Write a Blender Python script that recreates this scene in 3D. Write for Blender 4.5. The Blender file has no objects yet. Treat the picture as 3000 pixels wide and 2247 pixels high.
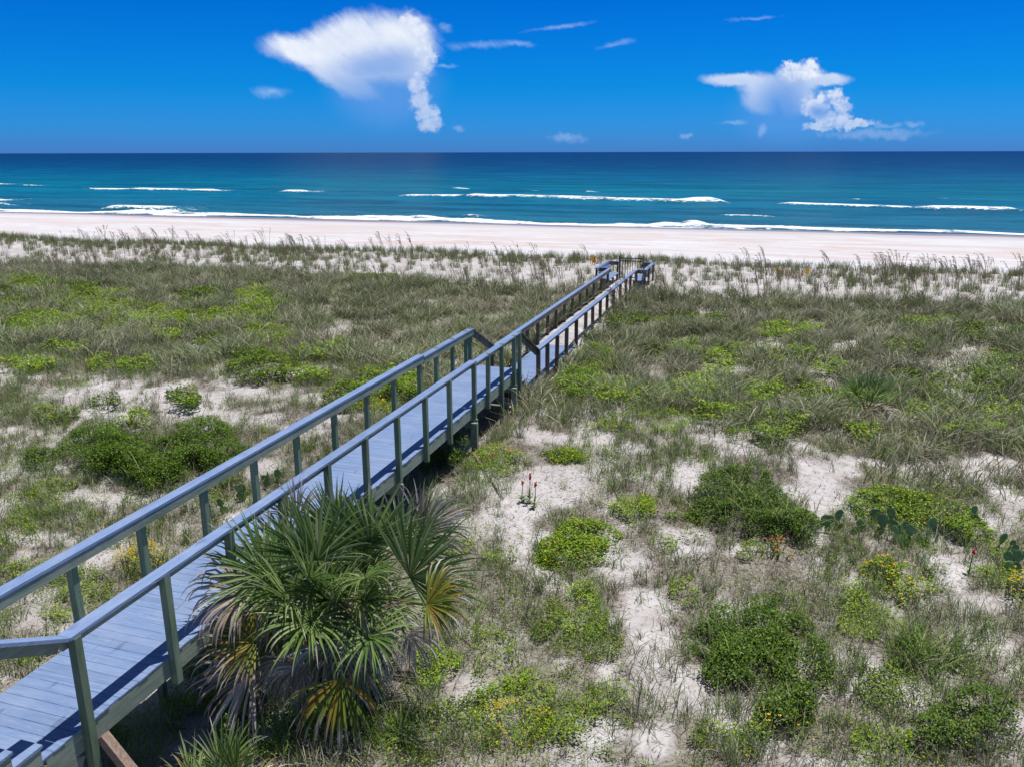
import bpy, math, random
import numpy as np
from mathutils import Vector, Matrix
random.seed(7)
R = np.random.default_rng(11)
rad = math.radians
SC = bpy.context.scene
COL = SC.collection

# ------------------------------------------------------------------ camera
CAMZ, YAW = 10.0, rad(17.5)
F = 2430.0                       # focal length for a 3000 px wide picture
PITCH = math.atan(676.5 / F)
ROLL = math.atan(7 / 3000.0)
cam = bpy.data.cameras.new("camera")
cam.sensor_width = 36.0
cam.lens = F / 3000 * 36.0
cam.clip_start = 0.1
cam.clip_end = 120000
co = bpy.data.objects.new("camera", cam)
COL.objects.link(co)
co.matrix_world = (Matrix.Translation((0, 0, CAMZ)) @ Matrix.Rotation(YAW, 4, 'Z')
                   @ Matrix.Rotation(math.pi / 2 - PITCH, 4, 'X') @ Matrix.Rotation(-ROLL, 4, 'Z'))
SC.camera = co

# ------------------------------------------------------------------ sun
sd = Vector((0.165, 0.20, 1.0)).normalized()          # towards the sun
SUN_EL = math.asin(sd.z)
SUN_AZ = math.atan2(sd.x, sd.y)
sl = bpy.data.lights.new("sun", 'SUN')
sl.energy = 4.8
sl.angle = rad(0.53)
sl.color = (1.0, 0.97, 0.925)
so = bpy.data.objects.new("sun", sl)
so.rotation_euler = sd.to_track_quat('Z', 'Y').to_euler()
COL.objects.link(so)

# ------------------------------------------------------------------ world: sky with two thunderheads
W = bpy.data.worlds.new("World")
SC.world = W
W.use_nodes = True
wt = W.node_tree
wt.nodes.clear()


class NB:
    """small helper for building math node chains"""
    def __init__(s, tree): s.t = tree; s.n = tree.nodes; s.l = tree.links
    def put(s, sock, v):
        if isinstance(v, (int, float)): sock.default_value = v
        elif isinstance(v, (tuple, list)):
            d = sock.default_value
            sock.default_value = tuple(v)[:len(d)] if len(v) >= len(d) else tuple(v) + (1,)
        else: s.l.new(v, sock)
    def m(s, op, a, b=0.0, c=None, clamp=False):
        n = s.n.new('ShaderNodeMath'); n.operation = op; n.use_clamp = clamp
        s.put(n.inputs[0], a); s.put(n.inputs[1], b)
        if c is not None: s.put(n.inputs[2], c)
        return n.outputs[0]
    def vm(s, op, a, b=(0, 0, 0), out=0):
        n = s.n.new('ShaderNodeVectorMath'); n.operation = op
        s.put(n.inputs[0], a); s.put(n.inputs[1], b)
        return n.outputs[out]
    def dot(s, a, b): return s.vm('DOT_PRODUCT', a, b, 1)
    def comb(s, x, y, z):
        n = s.n.new('ShaderNodeCombineXYZ')
        for i, v in enumerate((x, y, z)): s.put(n.inputs[i], v)
        return n.outputs[0]
    def sep(s, v):
        n = s.n.new('ShaderNodeSeparateXYZ'); s.put(n.inputs[0], v); return n.outputs
    def noise(s, vec, scale, detail=5, rough=0.55, out='Fac', dist=0.0):
        n = s.n.new('ShaderNodeTexNoise'); s.put(n.inputs['Vector'], vec)
        n.inputs['Scale'].default_value = scale; n.inputs['Detail'].default_value = detail
        n.inputs['Roughness'].default_value = rough; n.inputs['Distortion'].default_value = dist
        return n.outputs[out]
    def ss(s, v, a, b, c=0.0, d=1.0):
        n = s.n.new('ShaderNodeMapRange'); n.interpolation_type = 'SMOOTHSTEP'
        s.put(n.inputs[0], v); n.inputs[1].default_value = a; n.inputs[2].default_value = b
        n.inputs[3].default_value = c; n.inputs[4].default_value = d
        return n.outputs[0]
    def lin(s, v, a, b, c=0.0, d=1.0):
        n = s.n.new('ShaderNodeMapRange')
        s.put(n.inputs[0], v); n.inputs[1].default_value = a; n.inputs[2].default_value = b
        n.inputs[3].default_value = c; n.inputs[4].default_value = d
        return n.outputs[0]
    def mix(s, f, a, b, mode='MIX'):
        n = s.n.new('ShaderNodeMix'); n.data_type = 'RGBA'; n.blend_type = mode
        s.put(n.inputs[0], f); s.put(n.inputs[6], a); s.put(n.inputs[7], b)
        return n.outputs[2]
    def ramp(s, v, stops):
        n = s.n.new('ShaderNodeValToRGB'); s.put(n.inputs[0], v)
        e = n.color_ramp.elements
        while len(e) < len(stops): e.new(0.5)
        for i, (p, c) in enumerate(stops):
            e[i].position = p; e[i].color = tuple(c) + (1,)
        return n.outputs[0]


def srgb(r, g, b):
    f = lambda c: c / 12.92 if c <= 0.04045 else ((c + 0.055) / 1.055) ** 2.4
    return (f(r / 255), f(g / 255), f(b / 255))


def ray(px, py):
    a = px - 1500.0; b = 1123.5 - py
    c, s = math.cos(ROLL), math.sin(ROLL)
    a, b = a * c + b * s, -a * s + b * c
    r, f, u = a, F * math.cos(PITCH) + b * math.sin(PITCH), -F * math.sin(PITCH) + b * math.cos(PITCH)
    cy, sy = math.cos(YAW), math.sin(YAW)
    return np.array((r * cy - f * sy, r * sy + f * cy, u))


def sky_uv(px, py):                 # direction of a cloud as slopes to the right of / above the seaward heading
    d = ray(px, py)
    cy, sy = math.cos(YAW), math.sin(YAW)
    f = -d[0] * sy + d[1] * cy; r = d[0] * cy + d[1] * sy
    return r / f, d[2] / f


def build_world():
    B = NB(wt)
    tc = wt.nodes.new('ShaderNodeTexCoord').outputs['Generated']
    d = B.vm('NORMALIZE', tc)
    sky = wt.nodes.new('ShaderNodeTexSky')
    sky.sky_type = 'NISHITA'; sky.sun_disc = False
    sky.sun_elevation = SUN_EL; sky.sun_rotation = SUN_AZ
    sky.air_density = 1.0; sky.dust_density = 0.3; sky.ozone_density = 2.5
    el = B.m('MAXIMUM', B.sep(d)[2], 0.0)
    tint = B.ramp(B.m('MULTIPLY', el, 2.6), [(0.0, (0.100, 0.385, 1.36)), (0.07, (0.055, 0.42, 1.30)), (0.18, (0.010, 0.42, 1.14)),
                                             (0.42, (0.001, 0.345, 1.05)), (1.0, (0.004, 0.40, 1.2))])
    low = B.mix(1.0, sky.outputs[0], tint, 'MULTIPLY')
    hi = B.mix(1.0, sky.outputs[0], (0.45, 0.45, 0.50, 1), 'MULTIPLY')
    base = B.mix(B.ss(el, 0.22, 0.55), low, hi)
    cy, sy = math.cos(YAW), math.sin(YAW)
    fw = B.m('MAXIMUM', B.dot(d, (-sy, cy, 0)), 0.05)
    u = B.m('DIVIDE', B.dot(d, (cy, sy, 0)), fw)
    v = B.m('DIVIDE', B.sep(d)[2], fw)
    k = 100.0
    p = B.comb(B.m('MULTIPLY', u, k), B.m('MULTIPLY', v, k), 0.0)
    warp = B.vm('SCALE', B.vm('SUBTRACT', B.noise(p, 0.28, 5, 0.6, 'Color'), (0.5, 0.5, 0.5)))
    warp.node.inputs[3].default_value = 1.5
    warpS = B.vm('SCALE', B.vm('SUBTRACT', B.noise(p, 0.9, 4, 0.6, 'Color'), (0.5, 0.5, 0.5)))
    warpS.node.inputs[3].default_value = 1.1
    pw = B.vm('ADD', p, warp)
    pc = B.vm('ADD', p, B.vm('ADD', warp, warpS))

    def ell(pt, px, py, rx, ry, ang=0.0):
        """1 in the middle, 0 on the rim of an ellipse on the sky"""
        cu, cv = sky_uv(px, py)
        a = rx / F * k * 1.08; b = ry / F * k * 1.08
        q = B.vm('SUBTRACT', pt, (cu * k, cv * k, 0))
        c, s = math.cos(ang), math.sin(ang)
        x = B.dot(q, (c / a, s / a, 0)); y = B.dot(q, (-s / b, c / b, 0))
        return B.m('SUBTRACT', 1.0, B.m('SQRT', B.m('ADD', B.m('MULTIPLY', x, x), B.m('MULTIPLY', y, y))))

    def union(l):
        r = l[0]
        for e in l[1:]: r = B.m('MAXIMUM', r, e)
        return r
    # wind-combed texture for the anvils
    st = B.comb(B.m('MULTIPLY', B.m('ADD', B.m('MULTIPLY', u, 0.8), B.m('MULTIPLY', v, -0.6)), k * 0.35),
                B.m('MULTIPLY', B.m('ADD', B.m('MULTIPLY', u, 0.6), B.m('MULTIPLY', v, 0.8)), k), 3.0)
    comb_n = B.noise(B.vm('ADD', st, B.vm('SCALE', warp)), 0.5, 6, 0.6)
    comb_n.node.inputs[0].links[0].from_node.inputs[1].links[0].from_node.inputs[3].default_value = 0.35
    fine = B.noise(p, 1.0, 9, 0.6)
    big = B.noise(B.vm('ADD', p, (7, 3, 1)), 0.35, 4, 0.55)
    # big left thunderhead
    a1 = union([ell(pw, 1105, 132, 172, 92, 0.05), ell(pw, 935, 162, 165, 46, -0.22), ell(pw, 1190, 125, 88, 84), ell(pw, 1000, 222, 130, 44, -0.42),
                ell(pw, 1000, 115, 150, 66, 0.38), ell(pw, 1170, 200, 95, 50), ell(pw, 1080, 180, 150, 75)])
    a1 = B.m('ADD', a1, B.m('MULTIPLY', B.m('SUBTRACT', comb_n, 0.5), 0.55))
    a1 = B.m('MULTIPLY', B.ss(a1, -0.05, 0.55), B.lin(v, 0.075, 0.105, 0.55, 1.0))
    lowh = ell(pw, 1130, 262, 185, 130)
    lowh = B.m('MULTIPLY', B.ss(lowh, 0.0, 0.75), 0.8)
    c1 = union([ell(pc, 1245, 165, 34, 44), ell(pc, 1232, 105, 30, 34), ell(pc, 1200, 62, 34, 26), ell(pc, 1225, 250, 34, 34), ell(pc, 1234, 292, 36, 34),
                ell(pc, 1250, 330, 34, 30), ell(pc, 1264, 362, 34, 22), ell(pc, 1240, 372, 26, 13), ell(pc, 1226, 222, 16, 18)])
    c1 = B.ss(B.m('ADD', c1, B.m('MULTIPLY', B.m('SUBTRACT', fine, 0.5), 1.1)), 0.0, 0.6)
    c1 = B.m('MULTIPLY', c1, B.lin(v, 0.02, 0.14, 0.5, 0.9))
    # right thunderhead
    a2 = union([ell(pw, 2165, 236, 112, 20, -0.06), ell(pw, 2405, 236, 88, 20, -0.03), ell(pw, 2250, 262, 95, 42, -0.2), ell(pw, 2230, 300, 66, 36, -0.3), ell(pw, 2340, 235, 80, 45), ell(pw, 2330, 285, 60, 60)])
    a2 = B.ss(B.m('ADD', a2, B.m('MULTIPLY', B.m('SUBTRACT', comb_n, 0.5), 0.5)), -0.03, 0.5)
    a2 = B.m('MULTIPLY', a2, B.lin(v, 0.04, 0.085, 0.25, 0.9))
    c2 = union([ell(pc, 2318, 196, 30, 20), ell(pc, 2366, 188, 28, 22), ell(pc, 2342, 216, 52, 26), ell(pc, 2388, 214, 20, 14),
                ell(pc, 2448, 286, 26, 24), ell(pc, 2472, 314, 30, 28), ell(pc, 2400, 316, 50, 38), ell(pc, 2440, 346, 62, 28), ell(pc, 2395, 374, 52, 13), ell(pc, 2520, 362, 52, 13), ell(pc, 2475, 366, 50, 16)])
    c2 = B.ss(B.m('ADD', c2, B.m('MULTIPLY', B.m('SUBTRACT', fine, 0.5), 1.3)), 0.0, 0.5)
    c2 = B.m('MULTIPLY', c2, B.lin(v, 0.015, 0.085, 0.42, 0.95))
    l2 = B.m('MULTIPLY', B.ss(ell(pw, 2310, 330, 190, 110), 0.0, 0.8), 0.6)
    # small wisps and far puffs
    pf = B.vm('ADD', p, B.vm('SCALE', warpS))
    pf.node.inputs[1].links[0].from_node.inputs[3].default_value = 0.6
    w = union([ell(pf, 1400, 133, 115, 15, 0.04), ell(pf, 1795, 131, 56, 10, 0.2), ell(pf, 795, 270, 60, 18), ell(pf, 1510, 128, 70, 10, -0.1), ell(pf, 1640, 80, 110, 8, 0.12),
               ell(pf, 2215, 55, 85, 7, 0.05), ell(pf, 1300, 195, 44, 8), ell(pf, 2150, 360, 50, 9)])
    w = B.m('MULTIPLY', B.ss(B.m('ADD', w, B.m('MULTIPLY', B.m('SUBTRACT', comb_n, 0.5), 1.6)), 0.0, 1.3), 0.5)
    f = union([ell(pc, 1345, 376, 22, 13), ell(pc, 1305, 84, 26, 14), ell(pc, 2675, 366, 34, 12), ell(pc, 2235, 384, 20, 22), ell(pc, 1660, 405, 60, 16),
               ell(pc, 2010, 400, 22, 11), ell(pc, 2600, 372, 60, 10), ell(pc, 2560, 395, 190, 18)])
    f = B.m('MULTIPLY', B.ss(B.m('ADD', f, B.m('MULTIPLY', B.m('SUBTRACT', fine, 0.5), 1.2)), 0.0, 0.9), 0.34)

    S = 10.0                                  # colours below are radiance for a background strength of 0.1
    shade = srgb(92, 150, 224); lit = srgb(238, 243, 252)
    shadeC = tuple(c * S for c in shade); litC = tuple(c * S for c in lit)
    dark1 = B.m('MULTIPLY', B.ss(union([ell(pw, 1120, 190, 120, 46, 0.1), ell(pw, 1140, 285, 170, 95)]), -0.45, 0.8), 0.7)
    tone1 = B.m('SUBTRACT', 1.0, dark1)
    tone1 = B.m('MULTIPLY', tone1, B.lin(comb_n, 0.25, 0.7, 0.72, 1.0), clamp=True)
    puff = B.ss(B.m('ADD', fine, B.m('MULTIPLY', big, 0.7)), 0.62, 1.0)
    col1 = B.mix(tone1, shadeC + (1,), litC + (1,))
    colc = B.mix(B.m('MULTIPLY', B.m('MULTIPLY_ADD', puff, 0.35, 0.62), B.lin(tone1, 0, 1, 0.75, 1.0)), shadeC + (1,), litC + (1,))
    dark2 = B.m('MULTIPLY', B.ss(union([ell(pw, 2295, 315, 66, 90), ell(pw, 2400, 330, 34, 22)]), -0.4, 0.8), 0.75)
    colc2 = B.mix(B.m('MULTIPLY', B.m('MULTIPLY_ADD', puff, 0.6, 0.4), B.m('SUBTRACT', 1.0, dark2)), shadeC + (1,), litC + (1,))
    out = base
    soft = srgb(92, 152, 228)
    out = B.mix(lowh, out, tuple(c * S for c in soft) + (1,))
    out = B.mix(l2, out, tuple(c * S for c in soft) + (1,))
    out = B.mix(f, out, tuple(c * S for c in srgb(175, 200, 240)) + (1,))
    out = B.mix(w, out, tuple(c * S for c in srgb(180, 210, 248)) + (1,))
    out = B.mix(a1, out, col1)
    out = B.mix(c1, out, colc)
    out = B.mix(a2, out, B.mix(B.m('MULTIPLY', B.m('MULTIPLY', tone1, 0.85), B.m('SUBTRACT', 1.0, dark2)), shadeC + (1,), litC + (1,)))
    out = B.mix(c2, out, colc2)
    bg = wt.nodes.new('ShaderNodeBackground'); bg.inputs[1].default_value = 0.1
    wt.links.new(out, bg.inputs[0])
    o = wt.nodes.new('ShaderNodeOutputWorld'); wt.links.new(bg.outputs[0], o.inputs[0])


build_world()
SC.view_settings.view_transform = 'Standard'
SC.view_settings.look = 'None'
SC.view_settings.exposure = 0.04
SC.view_settings.gamma = 1.0
SC.render.resolution_x = 1024; SC.render.resolution_y = 766
SC.render.engine = 'CYCLES'
SC.cycles.max_bounces = 5
SC.cycles.diffuse_bounces = 2
SC.cycles.glossy_bounces = 2
SC.cycles.transparent_max_bounces = 4

# ------------------------------------------------------------------ helpers


def tag(o, label=None, cat=None, group=None, kind=None):
    if label: o['label'] = label
    if cat: o['category'] = cat
    if group: o['group'] = group
    if kind: o['kind'] = kind
    return o


def empty(name, loc, rz=0.0):
    o = bpy.data.objects.new(name, None); COL.objects.link(o)
    o.location = loc; o.rotation_euler = (0, 0, rz); o.empty_display_size = 0.3
    return o


def link_mesh(name, me, parent=None, loc=None):
    o = bpy.data.objects.new(name, me); COL.objects.link(o)
    if parent is not None: o.parent = parent
    if loc is not None: o.location = loc
    return o


def np_mesh(name, V, quads=None, tris=None, col=None, mat=None, smooth=False):
    me = bpy.data.meshes.new(name)
    V = np.asarray(V, np.float32)
    nq = 0 if quads is None else len(quads); nt = 0 if tris is None else len(tris)
    me.vertices.add(len(V)); me.vertices.foreach_set('co', V.ravel())
    idx = []
    if nq: idx.append(np.asarray(quads, np.int32).ravel())
    if nt: idx.append(np.asarray(tris, np.int32).ravel())
    idx = np.concatenate(idx)
    me.loops.add(len(idx)); me.loops.foreach_set('vertex_index', idx)
    me.polygons.add(nq + nt)
    st = np.concatenate([np.arange(nq) * 4, nq * 4 + np.arange(nt) * 3]).astype(np.int32)
    me.polygons.foreach_set('loop_start', st)
    if smooth: me.polygons.foreach_set('use_smooth', np.ones(nq + nt, bool))
    me.update(calc_edges=True)
    if col is not None:
        a = me.color_attributes.new('Col', 'FLOAT_COLOR', 'POINT')
        c = np.ones((len(V), 4), np.float32); c[:, :col.shape[1]] = col
        a.data.foreach_set('color', c.ravel())
    if mat: me.materials.append(mat)
    return me


class MB:
    """collects boxes, bars and tubes in world coordinates; build() links them as one mesh"""
    def __init__(s): s.v = []; s.f = []; s.c = []
    def add(s, vs, fs, col=(1, 1, 1)):
        n = len(s.v); s.v += [tuple(v) for v in vs]; s.f += [tuple(n + i for i in f) for f in fs]; s.c += [col] * len(vs)
    def box(s, x0, x1, y0, y1, z0, z1, col=(1, 1, 1), bev=0.0):
        if bev:
            b = bev
            vs = []
            for (z, i) in ((z0, b), (z0 + b, 0), (z1 - b, 0), (z1, b)):
                vs += [(x0 + i, y0 + i, z), (x1 - i, y0 + i, z), (x1 - i, y1 - i, z), (x0 + i, y1 - i, z)]
            fs = [(3, 2, 1, 0), (12, 13, 14, 15)]
            for k in range(3):
                for j in range(4): fs.append((k * 4 + j, k * 4 + (j + 1) % 4, k * 4 + 4 + (j + 1) % 4, k * 4 + 4 + j))
            s.add(vs, fs, col); return
        s.add([(x0, y0, z0), (x1, y0, z0), (x1, y1, z0), (x0, y1, z0), (x0, y0, z1), (x1, y0, z1), (x1, y1, z1), (x0, y1, z1)],
              [(0, 3, 2, 1), (4, 5, 6, 7), (0, 1, 5, 4), (1, 2, 6, 5), (2, 3, 7, 6), (3, 0, 4, 7)], col)
    def prism(s, a, b, w, h, up=(0, 0, 1), col=(1, 1, 1)):
        """bar of width w and depth h; a and b are the middle of its top edge"""
        a = Vector(a); b = Vector(b); d = (b - a).normalized(); side = d.cross(Vector(up)).normalized(); u = side.cross(d)
        vs = []
        for p in (a, b):
            for sx, sz in ((-.5, -1), (.5, -1), (.5, 0), (-.5, 0)): vs.append(p + side * w * sx + u * h * sz)
        s.add(vs, [(0, 1, 2, 3), (7, 6, 5, 4), (0, 4, 5, 1), (1, 5, 6, 2), (2, 6, 7, 3), (3, 7, 4, 0)], col)
    def tube(s, pts, rs, n=6, col=(1, 1, 1)):
        pts = [Vector(p) for p in pts]; rings = []
        for i, p in enumerate(pts):
            d = (pts[min(i + 1, len(pts) - 1)] - pts[max(i - 1, 0)]).normalized()
            a = d.orthogonal().normalized() if i == 0 else (rings_a - d * rings_a.dot(d)).normalized()
            rings_a = a; b = d.cross(a)
            r = rs[i] if isinstance(rs, (list, tuple)) else rs
            rings.append([p + (a * math.cos(2 * math.pi * k / n) + b * math.sin(2 * math.pi * k / n)) * r for k in range(n)])
        vs = [v for r_ in rings for v in r_]; fs = []
        for i in range(len(pts) - 1):
            for k in range(n): fs.append((i * n + k, i * n + (k + 1) % n, (i + 1) * n + (k + 1) % n, (i + 1) * n + k))
        fs.append(tuple(range(n - 1, -1, -1))); fs.append(tuple((len(pts) - 1) * n + k for k in range(n)))
        s.add(vs, fs, col)
    def build(s, name, mat, parent=None, smooth=False):
        off = Vector((0, 0, 0))
        p = parent
        while p is not None: off += p.location; p = p.parent
        me = bpy.data.meshes.new(name)
        me.from_pydata([(v[0] - off.x, v[1] - off.y, v[2] - off.z) for v in s.v], [], s.f)
        a = me.color_attributes.new('Col', 'FLOAT_COLOR', 'POINT')
        a.data.foreach_set('color', np.array([tuple(c) + (1,) for c in s.c], np.float32).ravel())
        if smooth: me.polygons.foreach_set('use_smooth', np.ones(len(me.polygons), bool))
        me.materials.append(mat); me.update()
        return link_mesh(name, me, parent)


# lattice noise in numpy
_T = R.random((256, 256))


def vnoise(x, y):
    x = np.asarray(x, float); y = np.asarray(y, float)
    xi = np.floor(x).astype(int); yi = np.floor(y).astype(int)
    fx = x - xi; fy = y - yi
    fx = fx * fx * (3 - 2 * fx); fy = fy * fy * (3 - 2 * fy)
    g = lambda i, j: _T[i & 255, j & 255]
    return (g(xi, yi) * (1 - fx) + g(xi + 1, yi) * fx) * (1 - fy) + (g(xi, yi + 1) * (1 - fx) + g(xi + 1, yi + 1) * fx) * fy


def fbm(x, y, sc, oc=4, ox=0.0):
    r = 0; a = 1; t = 0
    for o in range(oc):
        r = r + a * vnoise(np.asarray(x) / sc * 2 ** o + ox + o * 17.3, np.asarray(y) / sc * 2 ** o + ox * 1.7 + o * 9.1)
        t += a; a *= 0.5
    return r / t


def sstep(v, a, b):
    q = np.clip((v - a) / (b - a), 0, 1); return q * q * (3 - 2 * q)


# ------------------------------------------------------------------ the ground's shape
PY = [-80, 5, 12, 17, 21, 24, 40, 49, 53.5, 56.5, 60, 66, 80, 100, 117, 140, 170, 400]
PZ = [3.2, 3.1, 3.2, 3.5, 3.55, 3.3, 3.25, 3.05, 3.22, 2.9, 2.3, 1.8, 1.45, 0.75, 0.0, -1.0, -2.2, -6]


def ground(x, y):
    x = np.asarray(x, float); y = np.asarray(y, float)
    z = np.interp(y, PY, PZ)
    dune = 1 - sstep(y, 52, 60)
    z = z + dune * ((fbm(x, y, 9, 3) - 0.5) * 0.75 + (fbm(x, y, 1.3, 3, 5.0) - 0.5) * 0.17)
    # low bank on the left-hand side of the swale
    z = z + 0.28 * dune * np.exp(-((x + 19) / 7) ** 2 - ((y - 17) / 4) ** 2)
    z = z + (1 - dune) * sstep(y, 56, 70) * (1 - sstep(y, 98, 108)) * (fbm(x * 0.35, y, 7, 3, 8.0) - 0.5) * 0.35
    # blown sand along and over the low run of the walk
    corr = np.exp(-((x + 7.1) / 1.3) ** 4) * sstep(y, 20.5, 22) * (1 - sstep(y, 46, 49))
    tgt = 3.02 + 0.42 * sstep(y, 25.5, 29) + 0.05 * (fbm(x, y, 1.5, 2, 3.0) - 0.5)
    z = z * (1 - corr) + tgt * corr
    up = np.exp(-((x + 6.9) / 1.2) ** 4) * (1 - sstep(y, 20, 21.5))
    z = z - up * 0.35
    return z


def gp(px, py):
    """point of the ground seen at a photograph position (3000 px wide)"""
    d = ray(px, py); z = 3.3
    for _ in range(12):
        k = (z - CAMZ) / d[2]; x, y = d[0] * k, d[1] * k
        z = 0.5 * z + 0.5 * float(ground(x, y))
    return np.array((x, y, float(ground(x, y))))


K = 3000 / 2212.0


class Ell:
    """patch of ground given by an ellipse"""
    def __init__(s, cx, cy, rx, ry, k=K):
        cx, cy, rx, ry = cx * k, cy * k, rx * k, ry * k
        s.p = gp(cx, cy)[:2]
        a = (gp(cx + rx, cy)[:2] - gp(cx - rx, cy)[:2]) / 2
        b = (gp(cx, cy - ry)[:2] - gp(cx, cy + ry)[:2]) / 2
        s.M = np.array([a, b]).T; s.I = np.linalg.inv(s.M)
        s.area = math.pi * abs(np.linalg.det(s.M))
    def q(s, x, y):
        d = np.stack([np.asarray(x) - s.p[0], np.asarray(y) - s.p[1]])
        w = np.tensordot(s.I, d, 1)
        return np.sqrt(w[0] ** 2 + w[1] ** 2)
    def sample(s, n, edge=0.35, pw=0.5):
        r = R.random(n) ** pw * 1.15; t = R.random(n) * 2 * math.pi
        w = np.stack([r * np.cos(t), r * np.sin(t)])
        p = (s.M @ w).T + s.p
        k = r < 1 + (fbm(p[:, 0], p[:, 1], 0.5, 3, 2.0) - 0.55) * 2 * edge
        return p[k], r[k]


BARE = [Ell(*a) for a in [
    (430, 862, 175, 34), (330, 850, 90, 26), (150, 855, 60, 24), (20, 812, 36, 12), (70, 935, 70, 14), (480, 905, 120, 22), (230, 900, 60, 16),
    (210, 1075, 110, 14), (80, 1172, 85, 22), (50, 1195, 55, 22), (385, 1150, 45, 42), (350, 1185, 40, 22), (580, 1010, 50, 24), (640, 935, 60, 12), (510, 1130, 40, 20),
    (1180, 1040, 95, 62), (1120, 1110, 60, 40), (1250, 950, 110, 16), (1160, 935, 60, 14), (1330, 975, 70, 12), (1100, 1050, 50, 22), (1150, 1170, 55, 45),
    (1395, 1300, 66, 50), (1370, 1235, 60, 40), (1330, 1180, 45, 45), (1440, 1470, 50, 75), (1400, 1390, 40, 55), (1480, 1500, 40, 40), (1430, 1590, 45, 60),
    (1600, 970, 70, 16), (1730, 965, 50, 20), (1755, 1040, 55, 60), (1860, 1000, 120, 20), (1990, 1012, 80, 16), (2130, 1020, 110, 30), (2170, 1080, 60, 40),
    (1765, 1120, 35, 45), (1500, 1030, 50, 40), (1490, 1190, 55, 24), (2070, 1245, 60, 36), (2120, 1300, 70, 20), (1600, 1190, 70, 12), (1310, 1450, 28, 40),
    (1290, 1570, 45, 30), (1550, 945, 60, 14), (1640, 940, 60, 10), (2180, 1400, 40, 30), (1180, 1230, 30, 30), (1215, 1430, 30, 20),
    (1530, 672, 70, 7), (1620, 690, 50, 6), (930, 652, 46, 5), (1880, 800, 40, 12), (2090, 790, 50, 10), (1560, 1560, 40, 40), (1850, 1250, 20, 30), (2195, 1560, 30, 30)]]


def bare(x, y):
    b = np.zeros(np.shape(x))
    n = (fbm(x, y, 0.6, 4, 4.0) - 0.5) * 2.1 - .08
    for e in BARE: b = np.maximum(b, sstep(1.25 - e.q(x, y) + n, 0.0, 0.55))
    return b


# ------------------------------------------------------------------ materials
MATS = {}


def newmat(name):
    m = bpy.data.materials.new(name); m.use_nodes = True; m.node_tree.nodes.clear(); MATS[name] = m
    return m, NB(m.node_tree)


def finish(B, col, rough=0.8, spec=0.3, bump=None, bstr=0.3, bdist=0.01, trans=0.0, metal=0.0):
    t = B.t
    p = t.nodes.new('ShaderNodeBsdfPrincipled')
    B.put(p.inputs['Base Color'], col); B.put(p.inputs['Roughness'], rough)
    p.inputs['Specular IOR Level'].default_value = spec; p.inputs['Metallic'].default_value = metal
    if bump is not None:
        b = t.nodes.new('ShaderNodeBump'); b.inputs['Strength'].default_value = bstr; b.inputs['Distance'].default_value = bdist
        B.l.new(bump, b.inputs['Height']); B.l.new(b.outputs[0], p.inputs['Normal'])
    sh = p.outputs[0]
    if trans:
        tr = t.nodes.new('ShaderNodeBsdfTranslucent'); B.put(tr.inputs[0], col)
        mx = t.nodes.new('ShaderNodeMixShader'); mx.inputs[0].default_value = trans
        B.l.new(sh, mx.inputs[1]); B.l.new(tr.outputs[0], mx.inputs[2]); sh = mx.outputs[0]
    o = t.nodes.new('ShaderNodeOutputMaterial'); B.l.new(sh, o.inputs[0])


def attr(B, name='Col'):
    n = B.n.new('ShaderNodeAttribute'); n.attribute_name = name; return n.outputs['Color']


def veg_mat(name, rough=0.6, spec=0.3, trans=0.3):
    m, B = newmat(name)
    finish(B, attr(B), rough, spec, trans=trans)
    return m


M_BLADE = veg_mat('grass_blade', 0.65, 0.2, 0.3)
M_LEAF = veg_mat('leaf', 0.45, 0.22, 0.22)
M_PALM = veg_mat('palm_leaf', 0.42, 0.32, 0.45)
M_PLAIN = veg_mat('petal', 0.6, 0.2, 0.2)


def wood_mat(name, base, dark, worn, axis, sc=1.0, wornamt=0.5, emboss=False, rough=0.75):
    m, B = newmat(name)
    p = B.n.new('ShaderNodeTexCoord').outputs['Object']
    st = {'X': (0.06, 1, 1), 'Y': (1, 0.06, 1), 'Z': (1, 1, 0.06)}[axis]
    pv = B.vm('MULTIPLY', p, st)
    g = B.noise(pv, 20 * sc, 6, 0.7, dist=0.8)
    g2 = B.noise(pv, 110 * sc, 3, 0.6)
    n = B.n.new('ShaderNodeTexWave'); n.wave_type = 'BANDS'; n.bands_direction = {'X': 'Y', 'Y': 'X', 'Z': 'X'}[axis]
    B.put(n.inputs[0], B.vm('ADD', pv, B.vm('SCALE', B.noise(pv, 5, 3, 0.5, 'Color'))))
    n.inputs['Scale'].default_value = 14 * sc; n.inputs['Distortion'].default_value = 5; n.inputs['Detail'].default_value = 2
    big = B.noise(p, 1.7, 3, 0.6)
    c = B.mix(B.ss(g, 0.38, 0.66), dark + (1,), base + (1,))
    c = B.mix(B.m('MULTIPLY', B.ss(B.m('ADD', big, B.m('MULTIPLY', g2, 0.4)), 0.55, 0.95), wornamt), c, worn + (1,))
    c = B.mix(B.m('MULTIPLY', B.ss(B.noise(B.vm('MULTIPLY', p, (6, 6, 1) if axis == 'Z' else (3, 1, 3)), 2.2, 2, 0.5), 0.68, 0.76), 0.5), c, tuple(x * 0.35 for x in base) + (1,))
    c = B.mix(B.m('MULTIPLY', n.outputs[1], 0.28), c, tuple(x * 0.55 for x in base) + (1,))
    c = B.mix(1.0, c, attr(B), 'MULTIPLY')
    h = B.m('ADD', B.m('MULTIPLY', g, 0.7), B.m('MULTIPLY', n.outputs[1], 0.35 if not emboss else 0.8))
    finish(B, c, rough, 0.25, h, 0.5, 0.004)
    return m


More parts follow.
